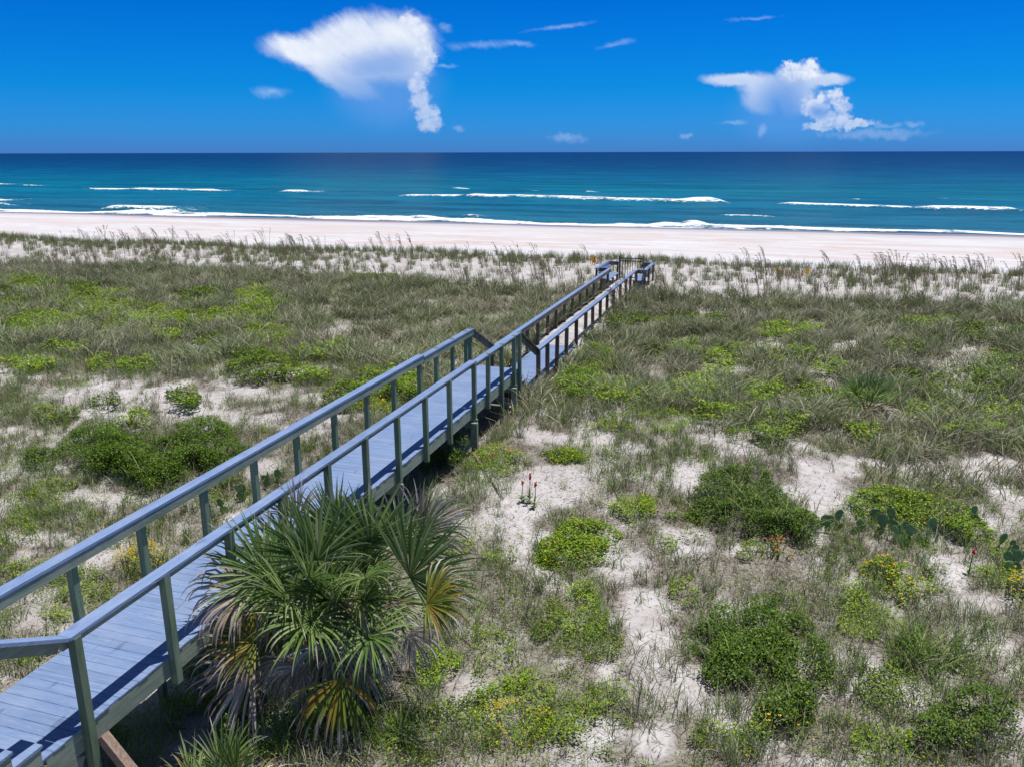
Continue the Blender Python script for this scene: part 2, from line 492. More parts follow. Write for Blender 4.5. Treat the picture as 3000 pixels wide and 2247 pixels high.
G1, G2, G3 = (0.20, 0.28, 0.175), (0.115, 0.18, 0.11), (0.34, 0.37, 0.29)
M_POST = wood_mat('green_post_wood', G1, G2, G3, 'Z', wornamt=0.35)
M_JOIST = wood_mat('green_board_wood', (0.29, 0.36, 0.28), (0.17, 0.23, 0.175), (0.42, 0.42, 0.35), 'Y', wornamt=0.7)
M_BPOST = wood_mat('brown_post_wood', (0.17, 0.125, 0.095), (0.09, 0.062, 0.048), (0.30, 0.25, 0.21), 'Z', wornamt=0.5)
M_BJOIST = wood_mat('brown_board_wood', (0.21, 0.165, 0.135), (0.11, 0.08, 0.065), (0.34, 0.29, 0.25), 'Y', wornamt=0.6)
M_BJX = wood_mat('brown_cross_wood', (0.21, 0.165, 0.135), (0.11, 0.08, 0.065), (0.34, 0.29, 0.25), 'X', wornamt=0.6)
DB, DD, DW = (0.225, 0.315, 0.50), (0.17, 0.25, 0.43), (0.32, 0.385, 0.52)
M_DECK = wood_mat('blue_composite_across', DB, DD, DW, 'X', 0.8, 0.45, True, 0.55)
M_CAP = wood_mat('blue_composite_along', DB, DD, DW, 'Y', 0.8, 0.45, True, 0.5)


def sand_mat():
    m, B = newmat('dune_and_beach_sand')
    p = B.n.new('ShaderNodeNewGeometry').outputs['Position']
    X, Y, Z = B.sep(p)
    n1 = B.noise(p, 0.9, 5, 0.6); n2 = B.noise(p, 14, 4, 0.6); n3 = B.noise(p, 55, 3, 0.6)
    dune = B.mix(B.ss(n1, 0.35, 0.7), (0.46, 0.425, 0.415, 1), (0.60, 0.575, 0.57, 1))
    # leaf litter and twigs on the dunes
    lit = B.ss(B.m('ADD', n2, B.m('MULTIPLY', n3, 0.5)), 0.82, 0.93)
    dune = B.mix(B.m('MULTIPLY', lit, 0.8), dune, (0.15, 0.12, 0.10, 1))
    dune = B.mix(B.m('MULTIPLY', B.ss(B.m('ADD', B.noise(p, 3.1, 5, 0.7), B.m('MULTIPLY', n3, 0.35)), 0.66, 0.86), 0.55), dune, (0.25, 0.215, 0.19, 1))
    att = attr(B, 'litter')
    lf = B.m('MULTIPLY', B.sep(att)[0], B.ss(n2, 0.3, 0.6, 0.55, 1.0))
    thatch = B.mix(B.ss(n3, 0.4, 0.6), (0.115, 0.10, 0.078, 1), (0.27, 0.24, 0.195, 1))
    dune = B.mix(lf, dune, thatch)
    # beach: pale sand with salmon shell hash in long streaks
    ps = B.comb(B.m('MULTIPLY', X, 0.30), B.m('ADD', Y, B.m('MULTIPLY', X, 0.05)), 0)
    s1 = B.noise(ps, 0.13, 5, 0.62, dist=1.6); s2 = B.noise(ps, 0.7, 5, 0.65, dist=1.4)
    pink = B.m('MULTIPLY', B.ss(Y, 62, 74), B.ss(Y, 108, 92))
    pk = B.m('MULTIPLY', B.ss(B.m('ADD', s1, B.m('MULTIPLY', s2, 0.4)), 0.60, 0.84), pink)
    beach = B.mix(B.ss(s2, 0.3, 0.7), (0.54, 0.52, 0.53, 1), (0.66, 0.655, 0.67, 1))
    beach = B.mix(B.m('MULTIPLY', pk, 0.55), beach, (0.50, 0.36, 0.30, 1))
    streak = B.ss(B.noise(B.comb(B.m('MULTIPLY', X, 0.35), B.m('ADD', Y, B.m('MULTIPLY', X, 0.12)), 5), 1.3, 4, 0.6), 0.60, 0.66)
    beach = B.mix(B.m('MULTIPLY', B.m('MULTIPLY', streak, B.ss(Y, 98, 86)), 0.55), beach, (0.78, 0.75, 0.74, 1))
    wn = B.m('ADD', Y, B.m('MULTIPLY', B.m('SUBTRACT', s1, 0.5), 9))
    beach = B.mix(B.ss(wn, 99, 108), beach, (0.50, 0.455, 0.47, 1))
    wet = B.ss(wn, 108.5, 112)
    beach = B.mix(wet, beach, (0.25, 0.225, 0.25, 1))
    c = B.mix(B.ss(B.m('ADD', Y, B.m('MULTIPLY', n1, 4)), 56, 62), dune, beach)
    h = B.m('ADD', B.m('MULTIPLY', n1, 0.8), B.m('ADD', B.m('MULTIPLY', n2, 0.5), B.m('MULTIPLY', n3, 0.12)))
    rough = B.lin(wet, 0, 1, 0.95, 0.4)
    finish(B, c, rough, 0.2, h, 0.75, 0.06)
    return m


def sea_mat():
    m, B = newmat('sea_water')
    p = B.n.new('ShaderNodeNewGeometry').outputs['Position']
    X, Y, Z = B.sep(p)
    warp = B.m('MULTIPLY', B.m('SUBTRACT', B.noise(B.vm('MULTIPLY', p, (0.25, 1, 1)), 0.03, 4, 0.6), 0.5), 60)
    yy = B.m('ADD', Y, warp)
    d = B.m('LOGARITHM', B.m('MAXIMUM', yy, 60), 10)          # log10 of the distance offshore
    t = B.lin(d, 2.0, 4.3)
    c = B.ramp(t, [(0.0, (0.085, 0.15, 0.17)), (0.045, (0.022, 0.165, 0.25)), (0.10, (0.004, 0.170, 0.275)), (0.17, (0.001, 0.168, 0.25)), (0.235, (0.0, 0.115, 0.22)),
                   (0.31, (0.0, 0.058, 0.165)), (0.46, (0.0, 0.028, 0.115)), (1.0, (0.0, 0.012, 0.075))])
    pv = B.vm('MULTIPLY', p, (0.3, 1, 1))
    sh = B.noise(pv, 0.22, 5, 0.65, dist=0.4)
    sf = B.noise(pv, 0.025, 5, 0.7)
    c = B.mix(B.m('MULTIPLY', B.ss(sh, 0.45, 0.72), B.ss(Y, 700, 120, 0.1, 0.55)), c, (0.004, 0.085, 0.095, 1))
    c = B.mix(B.m('MULTIPLY', B.ss(sf, 0.42, 0.65), 0.35), c, (0.002, 0.055, 0.13, 1))
    swl = B.noise(B.vm('MULTIPLY', p, (0.05, 1, 1)), 0.11, 4, 0.6, dist=0.5)
    c = B.mix(B.m('MULTIPLY', B.ss(swl, 0.56, 0.66), 0.5), c, (0.0, 0.085, 0.085, 1))
    chop = B.noise(B.vm('MULTIPLY', p, (0.22, 1, 1)), 0.085, 6, 0.8)
    c = B.mix(B.ss(chop, 0.42, 0.62), c, B.mix(1.0, c, (0.55, 0.62, 0.70, 1), 'MULTIPLY'))
    c = B.mix(B.m('MULTIPLY', B.ss(chop, 0.50, 0.36), 0.3), c, (0.02, 0.16, 0.22, 1))
    fo = B.sep(attr(B, 'foam'))[0]
    fn = B.noise(B.vm('MULTIPLY', p, (0.55, 1, 1)), 1.9, 5, 0.7)
    foam = B.ss(B.m('ADD', fo, B.m('MULTIPLY', B.m('SUBTRACT', fn, 0.5), 2.2)), 0.42, 0.68)
    # scattered whitecaps
    wc = B.noise(B.vm('MULTIPLY', p, (0.3, 1, 1)), 0.16, 3, 0.85)
    caps = B.m('MULTIPLY', B.ss(wc, 0.745, 0.765), B.ss(Y, 900, 260))
    foam = B.m('MAXIMUM', foam, B.m('MULTIPLY', caps, 0.75))
    c = B.mix(foam, c, (0.88, 0.90, 0.91, 1))
    w1 = B.noise(B.vm('MULTIPLY', p, (0.4, 1, 1)), 0.9, 5, 0.65)
    w2 = B.noise(B.vm('MULTIPLY', p, (0.4, 1, 1)), 0.12, 4, 0.6)
    h = B.m('ADD', B.m('MULTIPLY', w1, 0.8), B.m('MULTIPLY', w2, 4.0))
    finish(B, c, B.lin(foam, 0, 1, 0.35, 0.9), 0.05, h, 0.9, 1.0)
    return m


M_SAND = sand_mat()
M_SEA = sea_mat()

# ------------------------------------------------------------------ terrain


def axis(spans):
    a = []
    for lo, hi, st in spans: a.append(np.arange(lo, hi, st))
    return np.concatenate(a)


def grid(xs, ys, zf):
    X, Y = np.meshgrid(xs, ys); Z = zf(X, Y)
    V = np.stack([X.ravel(), Y.ravel(), Z.ravel()], 1)
    nx, ny = len(xs), len(ys)
    i = (np.arange(ny - 1)[:, None] * nx + np.arange(nx - 1)[None]).ravel()
    Q = np.stack([i, i + 1, i + nx + 1, i + nx], 1)
    return V, Q


def litter(x, y):
    b = bare(x, y)
    n = fbm(x, y, 1.1, 4, 6.0)
    l = (1 - b) * sstep(n, 0.28, 0.55)
    l = np.where(y < 21, l, l * (1 - 0.5 * sstep(y, 38, 41)))
    strip = sstep(y, 39.0, 42.5 ) * 0.93
    l = l * (1 - strip) * (1 - sstep(y, 54, 57))
    cor = np.exp(-((x + 7.1) / 1.1) ** 4) * sstep(y, 22, 24)
    return np.clip(l * (1 - cor), 0, 1)


def build_terrain():
    xs = axis([(-700, -140, 20), (-140, -50, 2), (-50, -26, 0.4), (-26, 10, 0.13), (10, 30, 0.4), (30, 100, 2), (100, 521, 20)])
    ys = axis([(-80, 3, 3), (3, 26, 0.13), (26, 60, 0.25), (60, 125, 0.8), (125, 180, 4), (180, 401, 20)])
    V, Q = grid(xs, ys, ground)
    me = np_mesh('sand_ground', V, Q, mat=M_SAND, smooth=True)
    a = me.color_attributes.new('litter', 'FLOAT_COLOR', 'POINT')
    c = np.ones((len(V), 4), np.float32); c[:, 0] = litter(V[:, 0], V[:, 1])
    a.data.foreach_set('color', c.ravel())
    tag(link_mesh('sand_ground', me), kind='structure')


build_terrain()


def wpt(px, py):                     # where the sea surface is seen
    d = ray(px, py); k = -CAMZ / d[2]; return d[0] * k, d[1] * k


# breaking waves: (photo x, y of both ends), depth of the foam in metres, crest height
BREAK = [(1165, 577, 1390, 577, 4.5, .35), (1360, 577, 2130, 598, 5.5, .6), (1990, 594, 2160, 600, 2, .3), (2265, 601, 2700, 612, 3.0, .35), (2660, 613, 3010, 621, 4.5, .55), (240, 556, 420, 559, 3.0, .3),
         (400, 558, 660, 563, 4.5, .5), (830, 564, 930, 566, 5, .5), (720, 563, 745, 564, 3, .3), (60, 545, 120, 546, 3, .2), (-30, 541, 20, 543, 4, .3), (2480, 585, 2540, 588, 4.5, .4), (2735, 583, 2800, 586, 4.5, .4),
         (310, 614, 575, 620, 3.0, .6), (-20, 587, 25, 592, 3.5, .4), (-20, 601, 40, 605, 2.5, .4), (1350, 636, 1430, 640, 2.4, .5), (1915, 655, 1995, 657, 2.6, .55), (1990, 653, 2090, 662, 3.2, .6),
         (1800, 655, 1860, 656, 1.2, .3), (1180, 638, 1320, 643, 1.8, .3), (1700, 563, 1760, 566, 1.8, .2), (1310, 554, 1385, 556, 1.8, .2), (1550, 560, 1590, 561, 2, .2), (2080, 632, 2300, 640, .8, .2)]


def build_sea():
    xs = axis([(-60000, -4000, 8000), (-4000, -400, 400), (-400, -150, 2.5), (-150, 45, 0.45), (45, 120, 2.5), (120, 1000, 80), (1000, 4000, 1000), (4000, 60001, 8000)])
    ys = axis([(104, 150, 0.3), (150, 215, 0.45), (215, 330, 2.0), (330, 1000, 20), (1000, 4000, 300), (4000, 60001, 7000)])
    X, Y = np.meshgrid(xs, ys)
    near = (1 - sstep(Y, 190, 330)) * (1 - sstep(np.abs(X), 150, 400))
    Z = near * ((fbm(X * 0.3, Y, 5, 3, 1.0) - 0.5) * 0.35)
    fo = np.zeros(X.shape)
    for x0, y0, x1, y1, dep, h in BREAK:
        a = wpt(x0, y0); b = wpt(x1, y1)
        f = (X - a[0]) / (b[0] - a[0])
        yc = a[1] + (b[1] - a[1]) * f + (fbm(X, X * 0, 9, 3, 2.0) - 0.5) * 3.0
        L = abs(b[0] - a[0]); endf = sstep(f * L, -1, 4) * sstep((1 - f) * L, -1, 4)
        h = h * 1.4; w = dep * (0.5 + 1.4 * fbm(X, X * 0, 6, 2, 9.0))
        q = (Y - yc) / w
        fo = np.maximum(fo, endf * np.clip(1.05 - np.abs(q) ** 2 * 1.1, 0, 1) * np.clip(.25 + 1.7 * fbm(X, Y * 1.5, 3.5, 3, 6.0), 0, 1.1))
        fo = np.maximum(fo, .36 * endf * np.clip(1 - np.abs((Y - yc - w) / (w * 1.6)) ** 2, 0, 1))
        Z += h * endf * np.exp(-((Y - yc + w * 0.35) / (w * 0.55)) ** 2)
    # the swash at the water's edge
    e = 117.4 + (fbm(X, X * 0, 26, 3, 3.0) - 0.5) * 5.0 + (fbm(X, X * 0, 5, 3, 12.0) - 0.5) * 1.2
    wid = 1.6 + 6.0 * fbm(X, X * 0, 15, 3, 7.0) - 1.2
    fo = np.maximum(fo, np.clip(1.25 - np.abs((Y - e - wid * 0.4) / wid) ** 2, 0, 1) * (fbm(X * 0.5, Y, 2.2, 3, 4.0) * 1.9 + 0.02))
    Z = Z - sstep(e - 1.2 - Y, 0.0, 6.0) * 2.0 + 0.06
    V = np.stack([X.ravel(), Y.ravel(), Z.ravel()], 1)
    nx, ny = len(xs), len(ys)
    i = (np.arange(ny - 1)[:, None] * nx + np.arange(nx - 1)[None]).ravel()
    me = np_mesh('sea', V, np.stack([i, i + 1, i + nx + 1, i + nx], 1), mat=M_SEA, smooth=True)
    a = me.color_attributes.new('foam', 'FLOAT_COLOR', 'POINT')
    c = np.ones((len(V), 4), np.float32); c[:, 0] = fo.ravel()
    a.data.foreach_set('color', c.ravel())
    tag(link_mesh('sea', me), kind='structure')


build_sea()

# ------------------------------------------------------------------ boardwalk
DZ, LZ = 4.46, 3.36                     # deck tops, upper and lower run
CZ, LCZ = 5.52, 4.40                    # rail cap tops
JIT = lambda a=0.08: (1 - a + 2 * a * random.random(),) * 3


def gz(x, y): return float(ground(x, y))


def boardwalk():
    bw = empty('boardwalk', (-6.9, 5.0, 3.2))
    tag(bw, 'long blue-grey dune boardwalk with green and brown wooden railings running down to the beach', 'boardwalk')

    def deck(name, x0, x1, y0, y1, z, label=None):
        m = MB(); y = y0
        while y < y1 - 0.05:
            e = min(y + 0.1415, y1); a = random.uniform(-0.006, 0.006)
            m.box(x0 + a, x1 + a + random.uniform(-.004, .004), y, e, z - 0.026, z + random.uniform(-.0006, .0006), JIT(0.06), 0.003); y += 0.144
        o = m.build(name, M_DECK, bw)
        if label: o['label'] = label
        return o
    deck('deck', -7.50, -6.245, 4.96, 20.45, DZ, 'upper run of grooved blue-grey deck boards')
    deck('deck', -7.79, -6.49, 22.15, 29.2, LZ, 'lower run of deck boards fading into blown sand')
    # rim joists
    def joist(x0, x1, y0, y1, z, mat, d=0.24):
        m = MB(); y = y0; n = 0
        while y < y1 - .1:
            e = min(y + 4.9, y1); m.box(x0, x1, y + .002, e - .002, z - 0.028 - d, z - 0.028, JIT(.1), .004); y = e
        return m.build('rim_joist', mat, bw)
    joist(-6.29, -6.252, 5.02, 20.40, DZ, M_JOIST); joist(-7.545, -7.508, 5.02, 20.40, DZ, M_JOIST)
    joist(-6.53, -6.492, 22.4, 40.8, LZ, M_BJOIST); joist(-7.83, -7.79, 22.4, 40.8, LZ, M_BJOIST)
    for k, y in enumerate(np.arange(5.1, 20.4, 1.22)):
        m = MB(); m.box(-7.506, -6.292, y, y + .04, DZ - .26, DZ - .03, JIT(.15)); m.build('cross_joist', M_JOIST, bw)
    for y in (8.4, 12.6, 16.6, 19.6):
        m = MB(); m.box(-7.50, -6.12, y + .2, y + .24, DZ - .50, DZ - .27, JIT(.15)); m.build('cross_joist', M_JOIST, bw)

    def post(x0, x1, y, zb, zt, mat, lean=0.0):
        m = MB(); m.box(x0, x1, y - .045, y + .045, zb, zt, JIT(.14), .006)
        c = m.v
        m.v = [(v[0] + lean * (v[2] - zb), v[1], v[2]) for v in c]
        return m.build('post', mat, bw)
    PR = [5.5, 6.78, 7.95, 9.15, 10.38, 11.6, 12.85, 14.1, 15.35, 16.85, 17.8, 18.85, 19.85, 20.36]
    deep = {0, 3, 6, 9, 11, 13}
    for i, y in enumerate(PR):
        zb = gz(-6.2, y) - .3 if i in deep else DZ - .28 - random.uniform(.03, .09)
        post(-6.25, -6.16, y, zb, CZ - .036, M_POST, random.uniform(-.006, .006))
    PL = [4.3, 5.6, 6.85, 8.0, 9.25, 10.5, 11.75, 13.05, 14.35, 15.6, 17.0, 18.0, 19.05, 20.05, 20.36]
    for i, y in enumerate(PL):
        zb = gz(-7.6, y) - .3 if i % 3 == 0 else DZ - .34
        post(-7.64, -7.55, y, zb, CZ - .036 if y > 5 else CZ + .3, M_POST, random.uniform(-.006, .006))
    BR = [23.05, 24.05, 25.2, 26.45, 27.95, 29.4, 30.7, 32.1, 33.5, 34.95, 36.5, 38.0, 39.2, 40.85]
    BL = [22.9, 23.8, 25.2, 26.65, 28.0, 29.3, 30.6, 31.95, 33.3, 34.65, 36.1, 37.5, 39.2, 40.85]
    for y in BR: post(-6.49, -6.375, y, gz(-6.4, y) - .5, LCZ - .036 if y > 23.1 else LCZ - .05, M_BPOST, random.uniform(-.01, .01))
    for y in BL: post(-7.90, -7.795, y, gz(-7.9, y) - .5, LCZ - .036, M_BPOST, random.uniform(-.01, .01))
    # beams sitting beside the deep posts
    for y in (16.85, 19.85):
        m = MB(); m.box(-6.24, -6.10, y - .15, y - .05, gz(-6.2, y) - .3, DZ - .34, JIT(), .006); m.build('post', M_JOIST, bw)

    # handrails: a flat cap on an edge board, in sections
    def rail(a, b, mat_cap, mat_face, side, capw=0.165, label=None):
        """side +1: the edge board is on the +x side of the posts"""
        x, y0, z0 = a; _, y1, z1 = b
        m = MB(); L = 3.66; n = max(1, round(abs(y1 - y0) / L)); sg_ = [0.0]
        for k in range(n):
            ya = y0 + (y1 - y0) * k / n + (.0015 if k else 0); yb = y0 + (y1 - y0) * (k + 1) / n - .0015
            za = z0 + (z1 - z0) * k / n; zb = z0 + (z1 - z0) * (k + 1) / n
            sg_.append(random.uniform(-.012, .006) if k < n - 1 else 0.0)
            m.prism((x + sg_[k] * .4, ya, za + sg_[k]), (x + sg_[k + 1] * .4, yb, zb + sg_[k + 1]), capw, .035, col=JIT(.09))
        o = m.build('handrail', mat_cap, bw)
        if label: o['label'] = label
        f = MB(); xf = x + side * .055
        for k in range(max(1, round(abs(y1 - y0) / 2.5))):
            n2 = max(1, round(abs(y1 - y0) / 2.5))
            t0, t1 = k / n2, (k + 1) / n2
            f.prism((xf, y0 + (y1 - y0) * t0 + .002, z0 + (z1 - z0) * t0 - .037), (xf, y0 + (y1 - y0) * t1 - .002, z0 + (z1 - z0) * t1 - .037), .037, .135, col=JIT(.1))
        f.build('edge_board', mat_face, o)
    xr, xl = -6.247, -7.585
    rail((xr, 5.42, CZ), (xr, 16.93, CZ), M_CAP, M_JOIST, -1, label='near right blue-grey handrail beside the palm')
    rail((xr, 16.95, CZ - .05), (xr, 20.42, CZ - .05), M_CAP, M_JOIST, -1)
    rail((xl, 5.48, CZ), (xl, 17.08, CZ), M_CAP, M_JOIST, 1)
    rail((xl, 17.10, CZ - .05), (xl, 20.42, CZ - .05), M_CAP, M_JOIST, 1)
    # rising rails of the house stairs
    sl_ = .16 / .30
    rail((xr, 3.2, CZ + 2.22 * sl_), (xr, 5.418, CZ), M_CAP, M_JOIST, -1)
    rail((xl, 3.2, CZ + 2.28 * sl_), (xl, 5.478, CZ), M_CAP, M_JOIST, 1)
    # sloping rails of the stairs between the two runs
    for xx, xe, sd_ in ((xr, -6.47, -1), (xl, -7.82, 1)):
        m = MB(); m.prism((xx, 20.43, CZ - .055), (xe, 23.0, LCZ + .0), .14, .035, col=(.75, .75, .75))
        m.prism((xx + sd_ * .02, 20.43, CZ - .095), (xe + sd_ * .02, 23.0, LCZ - .045), .04, .15, col=JIT())
        m.build('stair_rail', M_BJOIST, bw)
    rail((-6.478, 23.0, LCZ), (-6.478, 40.86, LCZ), M_CAP, M_BJOIST, -1)
    rail((-7.812, 22.9, LCZ), (-7.812, 41.15, LCZ), M_CAP, M_BJOIST, 1)
    # stairs down to the lower run
    st = MB(); n = 5; run = (22.2 - 20.48) / n
    for k in range(n):
        y0 = 20.48 + run * k; z = DZ - (DZ - LZ) * (k + 1) / (n + 1)
        st.box(-7.60, -6.36, y0, y0 + run + .02, z - .035, z, JIT(.05), .003)
    so_ = st.build('stair_tread', M_DECK, bw)
    for x in (-6.40, -7.56):
        sg = MB(); sg.prism((x, 20.46, DZ - .24), (x, 22.4, LZ - .22), .04, .25, col=JIT())
        for k in range(n):
            y0 = 20.48 + run * k; z = DZ - (DZ - LZ) * (k + 1) / (n + 1)
            sg.box(x - .019, x + .019, y0, y0 + run - .01, z - .22, z - .037, JIT(.15))
        sg.build('stair_stringer', M_BJOIST, bw)
    # house stairs rising towards the viewer
    st = MB()
    for k in range(5):
        y1 = 5.0 - .30 * k; z = DZ + .16 * (k + 1)
        st.box(-7.47, -6.24, y1 - .33, y1, z - .035, z, JIT(.05), .003)
    st.build('stair_tread', M_DECK, bw)['label'] = 'treads of the stairs climbing to the house'
    sg = MB()
    sg.prism((-6.27, 5.45, DZ - .32), (-6.27, 3.3, DZ - .32 + 2.15 * sl_), .038, .26, col=JIT())
    s2_ = MB(); s2_.prism((-7.49, 5.45, DZ - .32), (-7.49, 3.3, DZ - .32 + 2.15 * sl_), .038, .26, col=JIT())
    s2_.build('stair_stringer', M_JOIST, bw)
    for k in range(5):
        sg.box(-6.289, -6.251, 5.0 - .30 * k - .28, 5.0 - .30 * k - .02, DZ + .16 * k - .2, DZ + .16 * (k + 1) - .037, JIT())
        rs_ = MB(); rs_.box(-7.47, -6.29, 5.0 - .30 * k - .04, 5.0 - .30 * k - .015, DZ + .16 * k + .002, DZ + .16 * (k + 1) - .037, JIT()); rs_.build('riser', M_JOIST, bw)
    sg.build('stair_stringer', M_JOIST, bw)
    m = MB(); m.prism((-6.14, 5.62, 4.30), (-5.0, 5.62, 2.95), .10, .10, col=(1.7, 1.55, 1.45)); m.build('diagonal_brace', M_BJX, bw)
    # end platform
    x0, x1, y0, y1 = -8.52, -5.98, 40.95, 43.9
    deck('deck', x0 + .05, x1 - .05, y0, y1, LZ + .02, 'end platform deck with two benches')
    for x, y in ((x0 + .05, y0 + .1), (x0 + .05, y1), (x1 - .05, y0 + .1), (x1 - .05, y1), (-7.92, y1), (-6.46, y1), (x0 + .05, 42.4), (x1 - .05, 42.4)):
        post(x - .045, x + .045, y, gz(x, y) - .6, LCZ - .036, M_BPOST)
    def one(name, mat, *b):
        m = MB(); m.box(*b, JIT(.06)); m.build(name, mat, bw)
    for x in (x0 + .04, x1 - .04): one('handrail', M_CAP, x - .08, x + .08, y0 - .02, y1 + .08, LCZ - .035, LCZ)
    for b in ((x0 + .124, -7.90, y0 + .26, y0 + .40), (-6.39, x1 - .124, y0 - .02, y0 + .12), (x0 + .124, -7.87, y1 - .07, y1 + .07), (-6.50, x1 - .124, y1 - .07, y1 + .07)):
        one('handrail', M_DECK, *b, LCZ - .033, LCZ + .002)
    for b in ((x0 + .10, -7.97, y1 - .03, y1 + .005), (-6.41, x1 - .1, y1 - .03, y1 + .005), (x0 + .10, -7.92, y0 + .30, y0 + .335), (-6.38, x1 - .1, y0 + .01, y0 + .045)):
        one('edge_board', M_BJX, *b, LCZ - .2, LCZ - .04)
    one('rim_board', M_BJX, x0, x1, y0 - .042, y0 - .004, LZ - .25, LZ + .01); one('rim_board', M_BJX, x0, x1, y1 + .05, y1 + .09, LZ - .25, LZ + .01)
    for sgn, xb, lab in ((1, x0 + .12, 'left bench with sloping backrest on the end platform'), (-1, x1 - .12, 'right bench of the end platform')):
        s = MB(); xs_ = [xb + sgn * .10, xb + sgn * .60]
        for k in range(3):
            a = xs_[0] + sgn * (.165 * k); b = a + sgn * .16
            s.box(min(a, b), max(a, b), y0 + .2, y1 - .16, LZ + .44, LZ + .475, JIT(.05), .003)
        o = s.build('bench', M_CAP, bw); o['label'] = lab
        b_ = MB()
        for k in range(3):
            z0 = LZ + .52 + .17 * k; xa = xb + sgn * (.09 - .03 * k)
            b_.prism((xa, y0 + .2, z0 + .16), (xa, y1 - .16, z0 + .16), .03, .158, col=JIT(.05))
        b_.build('backrest', M_CAP, o)
        l_ = MB()
        for y in (y0 + .3, (y0 + y1) / 2, y1 - .3):
            l_ = MB(); a, b = sorted((xs_[0] + sgn * .02, xs_[1] - sgn * .04)); l_.box(a, b, y - .02, y + .02, LZ + .30, LZ + .438, JIT()); l_.box(b - .09 if sgn > 0 else a, b if sgn > 0 else a + .09, y - .045, y + .045, LZ + .02, LZ + .30, JIT())
            l_.build('bench_leg', M_BPOST, o)
    m = MB()
    for k in range(3): m.box(-7.75, -6.65, 44.02 + .3 * k, 44.33 + .3 * k, LZ - .14 - .16 * k, LZ - .10 - .16 * k, JIT(.05), .003)
    m.build('stair_tread', M_DECK, bw)
    return bw


boardwalk()

m_, B_ = newmat('black_metal'); finish(B_, (0.012, 0.012, 0.014, 1), 0.4, 0.5)
M_BLACK = m_


def gate():
    g = empty('beach_gate', (-7.2, 43.88, LZ))
    tag(g, 'black metal bar gate closing the seaward end of the boardwalk', 'gate')
    y = 43.90
    xa, xb = -7.83, -6.55
    for x in (xa, xb):
        m = MB(); m.box(x - .022, x + .022, y - .022, y + .022, LZ + .02, LZ + 1.30, bev=.004); m.box(x - .03, x + .03, y - .03, y + .03, LZ + 1.302, LZ + 1.325, bev=.006); m.build('gate_post', M_BLACK, g)
    m = MB()
    for z in (LZ + 1.22, LZ + 1.07, LZ + .20): m.box(xa + .03, xb - .06, y - .016, y + .016, z - .02, z + .02)
    m.box(xb - .10, xb - .06, y - .02, y + .02, LZ + .12, LZ + 1.26)
    m.box(xa + .03, xa + .06, y - .02, y + .02, LZ + .12, LZ + 1.26)
    m.build('gate_frame', M_BLACK, g)
    for k in range(8):
        x = xa + .18 + k * .132
        m = MB(); m.box(x - .013, x + .013, y - .013, y + .013, LZ + .22, LZ + 1.20); m.build('bar', M_BLACK, g)
    m = MB(); m.box(xb - .06, xb - .01, y - .03, y + .03, LZ + .75, LZ + .92); m.build('latch', M_BLACK, g)


gate()

# ------------------------------------------------------------------ grass, leaves


def blades(P, h, L, ang, w, col, twist=None, tipcol=None, nseg=3):
    """curved tapering blades as one vertex/face block"""
    n = len(P); us = [0, .38, .72] if nseg == 3 else [0, .55]
    dx, dy = np.cos(ang), np.sin(ang)
    if twist is None: twist = R.random(n) * math.pi
    wx, wy = np.cos(twist), np.sin(twist)
    V = np.zeros((n, len(us) * 2 + 1, 3), np.float32); C = np.zeros((n, len(us) * 2 + 1, 3), np.float32)
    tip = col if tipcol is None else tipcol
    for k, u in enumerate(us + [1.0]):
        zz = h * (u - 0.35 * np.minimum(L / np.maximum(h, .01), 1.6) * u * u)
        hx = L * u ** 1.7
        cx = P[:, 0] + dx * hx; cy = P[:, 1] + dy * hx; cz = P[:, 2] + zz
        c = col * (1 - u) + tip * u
        if k < len(us):
            ww = w * (1 - .35 * u) * .5
            V[:, 2 * k] = np.stack([cx - wx * ww, cy - wy * ww, cz], 1); V[:, 2 * k + 1] = np.stack([cx + wx * ww, cy + wy * ww, cz], 1)
            C[:, 2 * k] = c; C[:, 2 * k + 1] = c
        else:
            V[:, -1] = np.stack([cx, cy, cz], 1); C[:, -1] = c
    nv = V.shape[1]; b = (np.arange(n) * nv)[:, None]
    q = [b + np.array([2 * k, 2 * k + 1, 2 * k + 3, 2 * k + 2]) for k in range(len(us) - 1)]
    t = b + np.array([nv - 3, nv - 2, nv - 1])
    return V.reshape(-1, 3), np.concatenate(q), t, C.reshape(-1, 3)


def leaves(P, size, col, tilt=0.9, asp=0.5, fold=0.25):
    """folded rhombic leaves"""
    n = len(P); az = R.random(n) * 2 * math.pi; el = (R.random(n) - 0.35) * tilt * 1.6
    d = np.stack([np.cos(az) * np.cos(el), np.sin(az) * np.cos(el), np.sin(el)], 1)
    s = np.stack([-np.sin(az), np.cos(az), (R.random(n) - .5) * tilt * 1.4], 1); s /= np.linalg.norm(s, axis=1)[:, None]
    up = np.cross(d, s)
    l = size[:, None]
    b = P - d * l * .5; t = P + d * l * .5
    le = P + s * l * asp * .5 + up * l * fold * .3; ri = P - s * l * asp * .5 + up * l * fold * .3
    V = np.stack([b, ri, t, le], 1).reshape(-1, 3)
    Q = np.arange(n * 4).reshape(n, 4)
    return V, Q, None, np.repeat(col, 4, axis=0)


class Veg:
    def __init__(s): s.V = []; s.Q = []; s.T = []; s.C = []; s.n = 0
    def add(s, blk):
        V, Q, T, C = blk
        s.V.append(V); s.C.append(C)
        if Q is not None and len(Q): s.Q.append(Q + s.n)
        if T is not None and len(T): s.T.append(T + s.n)
        s.n += len(V)
    def mesh(s, name, mat, off=None):
        V = np.concatenate(s.V)
        if off is not None: V = V - np.asarray(off)
        return np_mesh(name, V, np.concatenate(s.Q) if s.Q else None, np.concatenate(s.T) if s.T else None, np.concatenate(s.C), mat)


